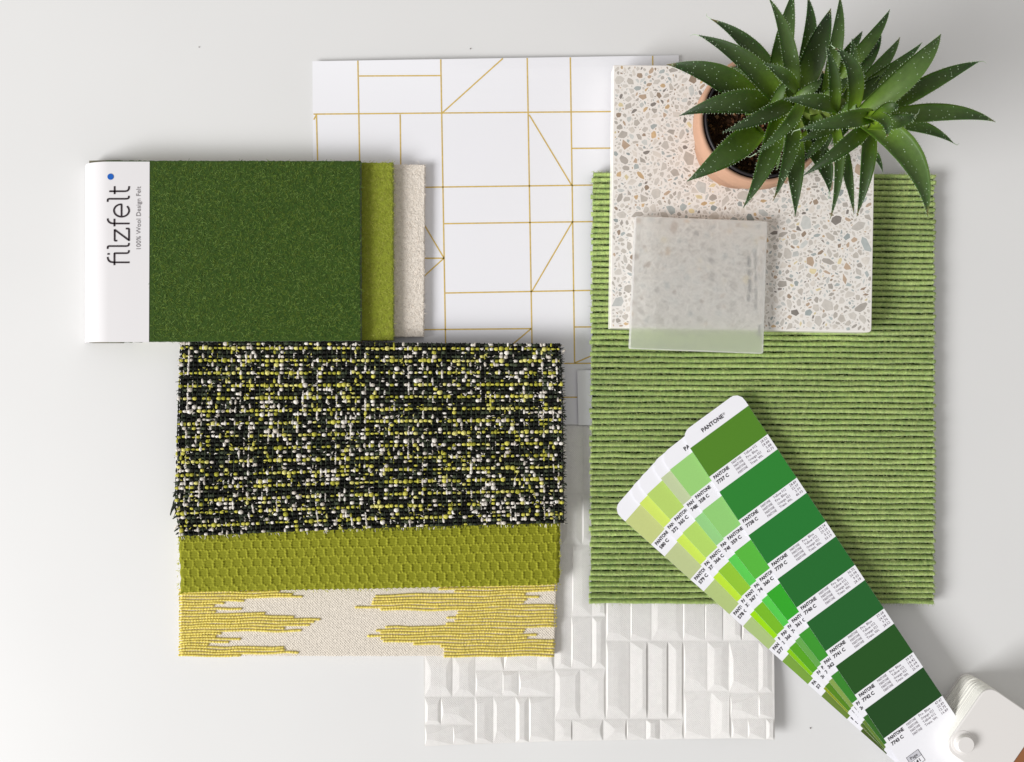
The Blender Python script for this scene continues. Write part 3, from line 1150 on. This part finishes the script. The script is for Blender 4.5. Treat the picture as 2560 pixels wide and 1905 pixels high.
for i in range(1700):
    u, v = rng.random(2)
    x, y = wmap(.01 + .98 * u, .01 + .98 * v)
    cv = cluster(min(u, .999), min(v, .999))
    r_ = rng.random()
    pal = WHT if r_ < .22 + .25 * cv else (YEL if r_ < .55 else DRK)
    c = tuple(pal[rng.integers(0, 3)] * rng.uniform(.8, 1.05))
    a0 = rng.normal(0, .35) + (math.pi / 2 if rng.random() < .22 else 0)
    L = rng.uniform(0.0008, 0.0021)
    p = np.array(P(x, y, ZW + rng.uniform(-.0003, .0004)))
    d = np.array([math.cos(a0), math.sin(a0), 0]) * L / 2
    nn = np.array([-d[1], d[0], 0]) * rng.normal(0, .5)
    rr_ = rng.uniform(.00016, .00034)
    mb.tube([p - d, p - d * .4 + nn * .7, p + nn + np.array([0, 0, .0002]), p + d * .5 + nn * .6, p + d], [rr_ * .3, rr_ * .9, rr_, rr_ * .9, rr_ * .3], 5, c, squash=.8)
mb.build('slub_ends', m_yarn, tw_, smooth=True, kind='stuff')

# ------------------------------------------------------------------ colour fan deck
m_card = mat('coated_card', (243, 243, 248), rough=0.35, spec=0.45)
m_swatch = mat('printed_swatch', attr=True, rough=0.38, spec=0.25, noise=(1100, 0.02))
m_text = mat('print_black', (44, 40, 46), rough=0.5)
m_textg = mat('print_grey', (112, 102, 112), rough=0.5)
tdk = thing('colour_fan_deck', 'fanned deck of green colour strips with a white plastic cover at the lower right', 'colour fan deck', P(2050, 1450))
STRIPS = [  # L0, dL per band, width vector, colours, codes
    ((1563.3, 1303.7), (98.0, 87.4), (119.0, -135.0), [(204, 214, 138), (196, 208, 150), (186, 206, 132), (180, 204, 134), (128, 170, 66), (112, 140, 58), (76, 96, 36)], ['580', '579', '578', '577', '576', '575', '574']),
    ((1598.6, 1258.7), (92.0, 92.6), (127.0, -127.0), [(216, 238, 108), (212, 240, 94), (196, 236, 60), (164, 228, 20), (142, 208, 20), (150, 168, 26), (120, 134, 30)], ['372', '373', '374', '375', '376', '377', '378']),
    ((1617.2, 1236.3), (89.0, 95.9), (132.0, -122.0), [(190, 220, 112), (186, 224, 108), (152, 206, 56), (126, 194, 40), (92, 172, 34), (90, 142, 32), (82, 112, 40)], ['365', '366', '367', '368', '369', '370', '371']),
    ((1652.0, 1196.0), (83.9, 101.5), (139.0, -115.0), [(200, 214, 168), (156, 216, 138), (98, 212, 86), (90, 210, 80), (108, 176, 82), (140, 170, 82), (108, 138, 56)], ['7485', '7486', '7487', '7488', '7489', '7490', '7491']),
    ((1674.6, 1174.4), (80.5, 103.3), (142.5, -111.0), [(160, 216, 124), (152, 214, 122), (92, 190, 64), (54, 174, 42), (64, 158, 48), (60, 140, 46), (58, 112, 40)], ['358', '359', '360', '361', '362', '363', '364']),
    ((1725.3, 1120.8), (72.75, 109.0), (146.0, -107.0), [(88, 142, 40), (48, 140, 52), (40, 130, 52), (38, 116, 48), (38, 106, 46), (40, 90, 34), (36, 80, 34)], ['7737', '7738', '7739', '7740', '7741', '7742', '7743']),
]
NU = ['28.52', '18.88', '3.88', '42.73', '28.89', '22.97', '3.99', '40.93', '33.24', '29.26', '3.21', '33.19', '36.72', '26.08', '9.03', '28.18', '37.68', '24.38', '9.76', '28.52',
      '39.99', '18.42', '15.64', '25.90', '47.47', '22.89', '12.75', '16.89']
ING_A = ['Yellow 012', 'Pro. Blue', 'Orange 021', 'Trans. Wt.']
ING_B = ['Pro. Blue', 'Yellow 012', 'Orange 021', 'Trans. Wt.']
ING_C = ['Pro. Blue', 'Orange 021', 'Yellow 012', 'Trans. Wt.']
for si, (L0, dL, W, colours, codes) in enumerate(STRIPS):
    zfar = ZC + 0.0010 + 0.0010 * si
    znear = 0.0090 + 0.0016 * si

    def zf(s, zfar=zfar, znear=znear):
        t_ = min(1.0, max(0.0, (s + 0.33) / 8.2))
        return zfar + (znear - zfar) * t_ ** 1.3

    def fr(wv, s, dz=0.0, L0=L0, dL=dL, W=W, zf=zf):
        return P(L0[0] + dL[0] * s + W[0] * wv, L0[1] + dL[1] * s + W[1] * wv, zf(s) + dz)
    send = 8.05
    stops = [-0.33, -0.32, -0.28, -0.20, -0.1, 0, 1, 2, 3, 4, 5, 6, 7, send]
    mb = MB()
    top, bot = [], []
    rr = 0.16
    for s in stops:
        d = s + 0.33
        # quarter-round corners, 0.2 bands long and 0.145 of the width
        inset = 0.145 * (1 - math.sqrt(max(0.0, 1 - (1 - min(1, d / 0.2)) ** 2)))
        top += [fr(inset, s), fr(0.5, s), fr(1 - inset, s)]
        bot += [fr(inset, s, -0.0004), fr(0.5, s, -0.0004), fr(1 - inset, s, -0.0004)]
    a = mb.verts(top); b_ = mb.verts(bot)
    n = len(stops)
    for i in range(n - 1):
        for c in (0, 1):
            q = a + 3 * i + c
            mb.f.append((q, q + 3, q + 4, q + 1))
            q = b_ + 3 * i + c
            mb.f.append((q, q + 1, q + 4, q + 3))
        for c in (0, 2):
            mb.f.append((a + 3 * i + c, a + 3 * i + 3 + c, b_ + 3 * i + 3 + c, b_ + 3 * i + c))
    for i in (0, n - 1):
        for c in (0, 1):
            mb.f.append((a + 3 * i + c, a + 3 * i + c + 1, b_ + 3 * i + c + 1, b_ + 3 * i + c))
    st = mb.build('colour_strip', m_card, tdk)
    st['label'] = ['strip of pale olive to dark olive swatches, undermost of the fan', 'strip of bright lime yellow swatches', 'strip of yellow green swatches',
                   'strip of pale grey green and mint swatches', 'strip of light to mid green swatches', 'fully shown strip of dark green swatches on top of the fan'][si]
    eps = 0.00005
    for k, c in enumerate(colours):
        mb = MB()
        pts = []
        for q in range(5):
            s = k + 0.655 * q / 4
            pts += [fr(0.001, s, eps), fr(0.999, s, eps)]
        mb.verts(pts, lin(tuple(q_ * (0.94 if si == 5 else 0.97) for q_ in c)))
        for q in range(4):
            mb.f.append((2 * q, 2 * q + 2, 2 * q + 3, 2 * q + 1))
        mb.build('colour_patch', m_swatch, st)
    full = si == 5
    mb = MB()
    put_text(mb, 'PANTONE', lambda x, y: fr(x, y, eps), [0.42, .5, .5, .5, 0.33, 0.27][si], -0.10, 0.36, -0.075, (1, 1, 1), bold=0.036)
    if full:
        put_text(mb, '®', lambda x, y: fr(x, y, eps), 0.635, -0.13, 0.035, -0.045, (1, 1, 1))
    mb.build('printed_heading', m_text, st)
    for k, code in enumerate(codes):
        mb = MB()
        put_text(mb, 'PANTONE', lambda x, y: fr(x, y, eps), 0.045, k + 0.755, 0.255, -0.064, (1, 1, 1), bold=0.042)
        put_text(mb, code + ' C', lambda x, y: fr(x, y, eps), 0.045, k + 0.865, 0.165 + 0.03 * (len(code) - 3), -0.064, (1, 1, 1), bold=0.042)
        mb.build('printed_name', m_text, st)
    if full:
        for k in range(7):
            mb = MB()
            ing = ING_A if k < 2 else (ING_B if k < 6 else ING_C)
            for r in range(4):
                s = k + 0.728 + 0.0735 * r
                put_text(mb, 'PANTONE', lambda x, y: fr(x, y, eps), 0.365, s, 0.155, -0.05, (1, 1, 1), bold=0.01, res=1)
                nm = ing[r]
                put_text(mb, nm, lambda x, y: fr(x, y, eps), 0.575, s, 0.021 * len(nm), -0.05, (1, 1, 1), bold=0.01, res=1)
                nn = NU[k * 4 + r]
                put_text(mb, nn, lambda x, y: fr(x, y, eps), 0.965 - 0.022 * len(nn), s, 0.022 * len(nn), -0.05, (1, 1, 1), bold=0.01, res=1)
            mb.build('printed_recipe', m_textg, st)
        # page box
        m_greyp = mat('print_box_grey', (205, 205, 212), rough=0.5)
        mb = MB()
        a = mb.verts([fr(x, y, eps) for x, y in ((0.11, 7.21), (0.11, 7.33), (0.31, 7.33), (0.31, 7.21))])
        mb.f.append((a, a + 1, a + 2, a + 3))
        mb.build('page_box', m_greyp, st)
        mb = MB()
        for (x0, y0, x1, y1) in ((0.11, 7.205, 0.31, 7.212), (0.11, 7.327, 0.31, 7.333), (0.11, 7.45, 0.31, 7.457), (0.107, 7.205, 0.113, 7.457), (0.307, 7.205, 0.313, 7.457)):
            a = mb.verts([fr(x, y, eps * 1.6) for x, y in ((x0, y0), (x0, y1), (x1, y1), (x1, y0))])
            mb.f.append((a, a + 1, a + 2, a + 3))
        put_text(mb, 'Page', lambda x, y: fr(x, y, eps * 2), 0.15, 7.30, 0.115, -0.06, (1, 1, 1), bold=0.006)
        put_text(mb, '141', lambda x, y: fr(x, y, eps * 2), 0.165, 7.42, 0.09, -0.065, (1, 1, 1), bold=0.006)
        mb.build('printed_page_number', m_text, st)

# white plastic covers and the closed pages between them
ua = np.array([0.824, 0.566]); vb = np.array([0.566, -0.824])
BL = np.array([2360.0, 1872.0])
ZD = 0.0265


def deck_rect(z, grow=0.0, len_px=1000, da=0.0, db=0.0, wdt=194):
    """corner points (photograph pixels seen at the top height) moved so the shape is vertical in the world"""
    k = (1 - ZD / H) / (1 - z / H)
    c0_ = BL + ua * (da - grow) + vb * (db - grow)
    c = [c0_, c0_ + ua * (len_px + 2 * grow), c0_ + ua * (len_px + 2 * grow) + vb * (wdt + 2 * grow), c0_ + vb * (wdt + 2 * grow)]
    out = rounded([tuple(q) for q in c], [34, 20, 20, 34], 8)
    return [(CX + (x - CX) * k, CY + (y - CY) * k) for x, y in out]


m_plastic = mat('white_plastic', (231, 228, 225), rough=0.4, spec=0.4, bump=[('noise', 300, 0.03, 0.0002)])
m_page = mat('page_edges', (248, 247, 240), rough=0.6, spec=0.3)
mb = MB()
slab(mb, deck_rect(0.0018, 1.0), 0.0018, 0.0, bevel=0.0003)
mb.build('bottom_cover', m_plastic, tdk)
zc = 0.0019
k = 0
npg = 34
pages = MB()
for k in range(npg):
    z0 = 0.0019 + (ZD - 0.0016 - 0.0019) * k / npg
    z1 = 0.0019 + (ZD - 0.0016 - 0.0019) * (k + 0.985) / npg
    mb = MB()
    t_ = k / npg
    slab(mb, deck_rect(z1, 0, 985, 1 + rng.normal(0, .7) + 3 * math.sin(t_ * 3.14), rng.normal(0, 0.6)), z1, z0)
    mb.build('closed_strip', m_page, tdk)
mb = MB()
slab(mb, deck_rect(ZD, 0.0, 163), ZD, ZD - 0.0015, bevel=0.0004)
mb.build('cover_end', m_plastic, tdk)
m_brown = mat('brown_cover_print', (150, 98, 60), rough=0.4, noise=(60, 0.1))
mb = MB()
sh = ua * 163.5
q = [BL + sh, BL + ua * 1000, BL + ua * 1000 + vb * 194, BL + sh + vb * 194]
slab(mb, [tuple(p_) for p_ in q], ZD - 0.0002, ZD - 0.0015)
mb.build('brown_cover_panel', m_brown, tdk)
# rivet boss
RC = P(2417, 1864, ZD + 0.004)
mb = MB()
prof = [(0.0, 0.0034), (0.0043, 0.0034), (0.00445, 0.0033), (0.0046, 0.0029), (0.0049, 0.0008), (0.0053, 0.0004), (0.0066, 0.0002), (0.0068, -0.0001)]
ns = 40
for i in range(1, len(prof)):
    r, z = prof[i]
    mb.verts([(RC[0] + r * math.cos(a_), RC[1] + r * math.sin(a_), ZD + z) for a_ in np.arange(ns) / ns * 2 * math.pi])
mb.f.append(tuple(range(ns)))
for i in range(len(prof) - 2):
    for j in range(ns):
        j2 = (j + 1) % ns
        mb.f.append((i * ns + j, (i + 1) * ns + j, (i + 1) * ns + j2, i * ns + j2))
mb.build('rivet', m_plastic, tdk)

# ------------------------------------------------------------------ potted plant
m_clay = mat('terracotta', (198, 156, 130), rough=0.8, spec=0.2, noise=(90, 0.06), bump=[('noise', 800, 0.15, 0.0003)])
m_liner = mat('black_plastic_pot', (34, 30, 34), rough=0.5)
m_soil = mat('potting_soil', attr=True, rough=1.0, spec=0.1)
ZR = 0.070
RCW = P(1909, 297, ZR)
tp = thing('potted_plant', 'spiky green succulent with speckled leaves leaning out of a small terracotta pot', 'potted plant',
           (RCW[0], RCW[1], ZT))
pc = (RCW[0], RCW[1])


def lathe(profile, name, m, parent, ns=64, tilt=0.0, shift=0.0):
    mb_ = MB()
    for r, z in profile:
        f_ = (z - ZR) / (ZR - ZT)
        mb_.verts([(pc[0] + r * math.cos(a_) + shift * f_, pc[1] + r * math.sin(a_), z) for a_ in np.arange(ns) / ns * 2 * math.pi])
    for i in range(len(profile) - 1):
        for j in range(ns):
            j2 = (j + 1) % ns
            mb_.f.append((i * ns + j, (i + 1) * ns + j, (i + 1) * ns + j2, i * ns + j2))
    return mb_.build(name, m, parent, smooth=True)


RR = 163 * S * (1 - ZR / H)
lathe([(0.0, ZT + 0.0001), (RR * 0.72, ZT + 0.0001), (RR * 0.75, ZT + 0.001), (RR * 0.91, ZR - 0.016), (RR * 0.915, ZR - 0.0155), (RR * 0.99, ZR - 0.0150), (RR, ZR - 0.0140),
       (RR, ZR - 0.0012), (RR * 0.985, ZR), (RR * 0.93, ZR), (RR * 0.915, ZR - 0.0015), (RR * 0.80, ZR - 0.03), (0.0, ZR - 0.03)][::-1], 'clay_pot', m_clay, tp)
lathe([(RR * 0.905, ZR - 0.002), (RR * 0.905, ZR + 0.0015), (RR * 0.875, ZR + 0.0015), (RR * 0.86, ZR - 0.012), (RR * 0.80, ZR - 0.028)][::-1], 'liner_pot', m_liner, tp)
mb = MB()
ns, nrr = 48, 14
rr0 = RR * 0.86
mb.verts([(pc[0], pc[1], ZR - 0.008)], lin((52, 36, 26)))
for i in range(1, nrr + 1):
    for j in range(ns):
        a_ = j / ns * 2 * math.pi
        r = rr0 * i / nrr
        mb.verts([(pc[0] + r * math.cos(a_), pc[1] + r * math.sin(a_), ZR - 0.009 + rng.uniform(-0.0015, 0.0015))], tuple(np.array(lin((70, 48, 34))) * rng.uniform(.6, 1.5)))
for j in range(ns):
    mb.f.append((0, 1 + j, 1 + (j + 1) % ns))
for i in range(nrr - 1):
    for j in range(ns):
        j2 = (j + 1) % ns
        mb.f.append((1 + i * ns + j, 1 + (i + 1) * ns + j, 1 + (i + 1) * ns + j2, 1 + i * ns + j2))
for i in range(900):
    a_ = rng.uniform(0, 6.283); r = rr0 * math.sqrt(rng.random()) * .97; g = rng.uniform(0.0003, 0.0013)
    c = lin([(92, 62, 42), (52, 36, 27), (126, 88, 58), (150, 116, 84), (58, 40, 30)][int(rng.choice(5, p=[.35, .35, .15, .05, .10]))])
    p = np.array([pc[0] + r * math.cos(a_), pc[1] + r * math.sin(a_), ZR - 0.0085 + rng.uniform(0, .0015)])
    pts = [p + rng.normal(0, 1, 3) * 0.15 * g + g * np.array(d) for d in ((1, 0, 0), (0, 1, 0), (-1, 0, 0), (0, -1, 0), (0, 0, .8), (0, 0, -.8))]
    a0 = mb.verts(pts, c)
    for q in range(4):
        mb.f += [(a0 + q, a0 + (q + 1) % 4, a0 + 4), (a0 + (q + 1) % 4, a0 + q, a0 + 5)]
mb.build('soil', m_soil, tp, kind='stuff')

m_leaf = mat('succulent_leaf', attr=True, rough=0.5, spec=0.35, noise=(420, 0.10), bump=[('noise', 500, 0.08, 0.0003)])
b = m_leaf.node_tree.nodes['Principled BSDF']
b.inputs['Subsurface Weight'].default_value = 0.12
b.inputs['Subsurface Scale'].default_value = 0.003
b.inputs['Subsurface Radius'].default_value = (0.4, 1.0, 0.2)
m_spot = mat('leaf_spot', (172, 192, 160), rough=0.6)
B = 2.429
WT, WW = [0, .1, .25, .38, .52, .66, .78, .88, .95, 1], [.70, .86, .98, 1.0, .90, .70, .47, .26, .10, .012]


def leaf(bx, by, tx, ty, wd, zb, zt, bend=0.0, hump=0.006, tone=0.5, cup=0.30, roll=0.0, hair=False, spots=1.0):
    p0 = np.array(P(1640 + bx / B, by / B, zb))
    p2 = np.array(P(1640 + tx / B, ty / B, zt))
    ch = p2 - p0
    L = np.linalg.norm(ch)
    side = np.array([-ch[1], ch[0], 0]); side /= np.linalg.norm(side) + 1e-9
    p1 = (p0 + p2) / 2 + side * bend * L + np.array([0, 0, hump * 2])
    n = 22
    T = np.linspace(0, 1, n)
    path = ((1 - T) ** 2)[:, None] * p0 + (2 * T * (1 - T))[:, None] * p1 + (T ** 2)[:, None] * p2
    tan = np.gradient(path, axis=0); tan /= np.linalg.norm(tan, axis=1, keepdims=True)
    lat = np.cross(np.array([0, 0, 1.0]), tan)
    lat /= np.linalg.norm(lat, axis=1, keepdims=True) + 1e-9
    nor = np.cross(tan, lat)
    if roll:
        cr, sr = math.cos(roll), math.sin(roll)
        lat, nor = lat * cr + nor * sr, nor * cr - lat * sr
    k_ = 1 - (zb + zt) / 2 / H
    hw = np.interp(T, WT, WW) * wd * 0.89 / B * S * k_ / 2
    M = 9
    e = np.linspace(-1, 1, M)
    top = path[:, None] + lat[:, None] * (hw[:, None] * e[None])[..., None] + nor[:, None] * (hw[:, None] * cup * (e[None] ** 2 - .25))[..., None]
    th = 0.34
    bot = path[:, None] + lat[:, None] * (hw[:, None] * e[None] * .995)[..., None] + nor[:, None] * (hw[:, None] * (cup * (e[None] ** 2 - .25) - th * (1 - e[None] ** 2)))[..., None]
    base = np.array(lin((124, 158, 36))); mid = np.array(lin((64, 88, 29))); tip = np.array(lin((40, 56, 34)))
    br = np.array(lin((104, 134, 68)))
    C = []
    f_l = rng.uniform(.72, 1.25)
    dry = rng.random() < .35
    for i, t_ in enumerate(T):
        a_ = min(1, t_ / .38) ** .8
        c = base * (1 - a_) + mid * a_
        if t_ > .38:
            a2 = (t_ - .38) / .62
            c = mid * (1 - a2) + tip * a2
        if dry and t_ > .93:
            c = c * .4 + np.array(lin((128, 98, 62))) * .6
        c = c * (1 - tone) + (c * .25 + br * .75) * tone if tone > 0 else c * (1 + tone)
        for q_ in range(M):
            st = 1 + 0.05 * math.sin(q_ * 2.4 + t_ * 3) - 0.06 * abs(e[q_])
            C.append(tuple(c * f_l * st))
    mb_ = MB()
    mb_.verts(top.reshape(-1, 3), C)
    mb_.verts(bot.reshape(-1, 3), [tuple(np.array(c) * 1.05) for c in C])
    o_ = n * M
    for i in range(n - 1):
        for j_ in range(M - 1):
            q_ = i * M + j_
            mb_.f.append((q_, q_ + M, q_ + M + 1, q_ + 1))
            q_ += o_
            mb_.f.append((q_, q_ + 1, q_ + M + 1, q_ + M))
        for j_ in (0, M - 1):
            q_ = i * M + j_
            mb_.f.append((q_, q_ + M, q_ + M + o_, q_ + o_))
    mb_.f.append(tuple(range(M)) + tuple(range(o_ + M - 1, o_ - 1, -1)))
    lf = mb_.build('leaf', m_leaf, tp, smooth=True)
    # white tubercles and marginal teeth
    sp = MB()
    ns_ = int(spots * L * wd / B * S * k_ * 95000 * .5)

    def octa(p, r, nn):
        pts_ = [p + np.array([r, 0, 0]), p + np.array([0, r, 0]), p - np.array([r, 0, 0]), p - np.array([0, r, 0]), p + nn * r * .7]
        a0_ = sp.verts(pts_)
        for q_ in range(4):
            sp.f.append((a0_ + q_, a0_ + (q_ + 1) % 4, a0_ + 4))
    for _ in range(ns_):
        t_ = rng.uniform(.15, .96) ** .8
        i = min(n - 2, int(t_ * (n - 1))); ff = t_ * (n - 1) - i
        ev = rng.uniform(-.9, .9)
        j_ = min(M - 2, int((ev + 1) / 2 * (M - 1))); fj = (ev + 1) / 2 * (M - 1) - j_
        p = (top[i, j_] * (1 - fj) + top[i, j_ + 1] * fj) * (1 - ff) + (top[i + 1, j_] * (1 - fj) + top[i + 1, j_ + 1] * fj) * ff
        octa(p, rng.uniform(0.00014, 0.00034), nor[i])
    nt_ = int(L / 0.0013)
    for s in (-1, 1):
        for q_ in range(nt_):
            t_ = (q_ + rng.uniform(.2, .8)) / nt_
            if t_ < .2:
                continue
            i = min(n - 2, int(t_ * (n - 1))); ff = t_ * (n - 1) - i
            e_i = 0 if s < 0 else M - 1
            p = top[i, e_i] * (1 - ff) + top[i + 1, e_i] * ff
            out = lat[i] * s
            d = out * rng.uniform(.0003, .0008) + tan[i] * .0003
            w_ = tan[i] * .00018
            a0_ = sp.verts([p - w_, p + w_, p + d, p + nor[i] * .0002])
            sp.f += [(a0_, a0_ + 1, a0_ + 2), (a0_, a0_ + 2, a0_ + 3), (a0_ + 1, a0_ + 3, a0_ + 2)]
    if hair:
        p = path[-1]; d = tan[-1]; s_ = side * rng.choice([-1, 1])
        L_ = 0.004
        sp.tube([p - d * .001, p + d * L_ * .5 + s_ * L_ * .1, p + d * L_ * .8 + s_ * L_ * .45], [.00022, .00015, .00006], 4)
    sp.build('leaf_spines', m_spot, lf, kind='stuff')


LV = [
    # low filler leaves deep inside the clump
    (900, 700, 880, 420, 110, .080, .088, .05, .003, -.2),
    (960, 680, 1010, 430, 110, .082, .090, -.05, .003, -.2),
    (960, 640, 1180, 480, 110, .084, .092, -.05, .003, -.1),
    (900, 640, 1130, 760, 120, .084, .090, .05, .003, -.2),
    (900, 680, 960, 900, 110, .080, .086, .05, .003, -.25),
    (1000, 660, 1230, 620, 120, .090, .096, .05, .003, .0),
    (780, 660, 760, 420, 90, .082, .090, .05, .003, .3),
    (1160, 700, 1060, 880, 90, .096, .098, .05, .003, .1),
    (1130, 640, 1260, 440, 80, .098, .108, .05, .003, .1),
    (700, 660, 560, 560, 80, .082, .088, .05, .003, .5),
    # left rosette, lower leaves
    (640, 600, 450, 400, 110, .078, .078, 0, .002, .5),
    (610, 650, 62, 392, 185, .082, .086, -.07, .008, 0),
    (760, 640, 325, 112, 135, .084, .092, -.10, .008, -.25),
    (700, 600, 834, -60, 135, .086, .096, .06, .008, .15),
    (850, 560, 918, -30, 105, .088, .096, -.05, .008, -.2),
    (850, 620, 1062, 50, 165, .088, .100, .05, .008, -.15),
    (620, 780, 188, 1102, 185, .082, .086, .07, .008, .0),
    (880, 820, 1054, 1175, 140, .082, .084, .08, .006, -.2),
    (740, 700, 528, 1264, 140, .088, .092, .05, .008, .0),
    (820, 760, 846, 1314, 135, .090, .094, -.08, .008, -.05),
    (830, 680, 710, 1222, 100, .096, .100, .03, .008, -.1),
    (740, 660, 140, 704, 165, .092, .094, -.06, .010, .0),
    (770, 660, 252, 212, 150, .096, .100, -.03, .010, -.12),
    (830, 640, 680, -20, 110, .098, .108, -.03, .008, .35),
    (560, 700, 470, 440, 60, .080, .080, 0, .002, .8),
    (830, 620, 400, 806, 110, .104, .110, .10, .008, -.15),
    (880, 620, 598, 940, 85, .106, .112, .12, .008, -.05),
    (860, 560, 650, 381, 95, .104, .112, .10, .006, -.05),
    (690, 690, 800, 480, 70, .100, .108, .1, .004, .3),
    (720, 880, 735, 1035, 50, .084, .084, 0, .002, .8),
    # middle rosette
    (1030, 560, 1116, -30, 95, .102, .112, .04, .008, .25),
    (1040, 480, 1254, 188, 75, .100, .106, 0, .006, -.1),
    (1060, 520, 1420, 56, 95, .102, .110, -.05, .008, .0),
    (1130, 560, 1366, 182, 70, .102, .108, -.12, .006, -.1),
    (1170, 600, 1482, 224, 95, .104, .108, -.06, .006, .2),
    (1180, 580, 1617, 256, 80, .104, .110, -.09, .006, -.1),
    (1150, 640, 1500, 470, 105, .104, .106, .12, .006, -.35),
    (830, 610, 1010, 480, 75, .104, .110, -.1, .004, .3),
    (1000, 620, 1170, 470, 80, .108, .114, 0, .004, .3),
    (1080, 700, 1033, 288, 85, .112, .122, .03, .006, -.1),
    (1170, 640, 1190, 232, 75, .112, .122, .06, .006, .0),
    (1190, 680, 1078, 288, 115, .116, .128, -.12, .008, -.1),
    (1100, 660, 768, 601, 115, .112, .118, .12, .008, -.1),
    (1080, 690, 900, 600, 60, .104, .106, 0, .003, .6),
    (1130, 720, 1190, 600, 90, .112, .118, 0, .003, .9),
    (960, 700, 960, 830, 90, .100, .094, 0, .003, .2),
    # lower leaves under the right rosette
    (1050, 700, 1000, 960, 90, .096, .088, 0, .003, .3),
    (1080, 760, 1202, 1304, 85, .098, .088, -.06, .006, .0),
    (1080, 740, 1056, 1334, 72, .102, .092, .05, .006, -.15),
    (1080, 780, 858, 865, 70, .104, .104, .0, .004, -.1),
    (1040, 780, 868, 990, 60, .100, .098, .1, .004, -.1),
    (1240, 860, 1378, 1050, 55, .098, .090, .06, .003, -.3),
    (1380, 860, 1600, 932, 60, .098, .094, -.05, .003, -.3),
    # right rosette, topmost
    (1250, 700, 1730, 206, 160, .118, .128, -.06, .010, .55),
    (1300, 720, 1968, 372, 125, .112, .120, .04, .008, .0),
    (1300, 740, 1812, 874, 95, .108, .108, .06, .006, .1),
    (1300, 740, 2062, 741, 125, .116, .120, .04, .010, .2),
    (1290, 760, 1218, 1318, 105, .118, .112, -.06, .008, .05),
    (1290, 760, 885, 1072, 110, .122, .120, .05, .008, -.05),
    (1250, 720, 1648, 1318, 190, .124, .120, .07, .012, .35),
    (1320, 700, 862, 786, 120, .130, .138, .10, .008, -.1),
    (1300, 760, 1580, 700, 110, .130, .142, -.22, .006, .0),
    (1310, 740, 1470, 660, 90, .134, .146, .2, .006, -.1),
    (1270, 700, 1400, 835, 95, .134, .146, .12, .006, .0),
    (1290, 690, 1210, 760, 60, .128, .130, 0, .002, .9),
]
HAIR = {12, 17, 22, 26, 36, 41, 43, 54, 55, 60, 61}
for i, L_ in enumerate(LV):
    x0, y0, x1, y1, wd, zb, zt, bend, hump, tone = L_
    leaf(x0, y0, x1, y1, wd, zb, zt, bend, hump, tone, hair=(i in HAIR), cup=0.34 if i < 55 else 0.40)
m_stem = mat('plant_stem', (120, 140, 60), rough=0.7)


def zpt(X, Y, z):
    return P(1640 + X / B, Y / B, z)


for path in ([zpt(700, 700, ZR - .01), zpt(760, 660, .085), zpt(800, 650, .1)],
             [zpt(760, 700, ZR - .01), zpt(960, 690, .085), zpt(1090, 660, .106), zpt(1120, 640, .112)],
             [zpt(800, 740, ZR - .01), zpt(1050, 740, .085), zpt(1240, 740, .108), zpt(1290, 730, .128)]):
    mb = MB()
    mb.tube(path, 0.0035, 8)
    mb.build('stem', m_stem, tp, smooth=True)
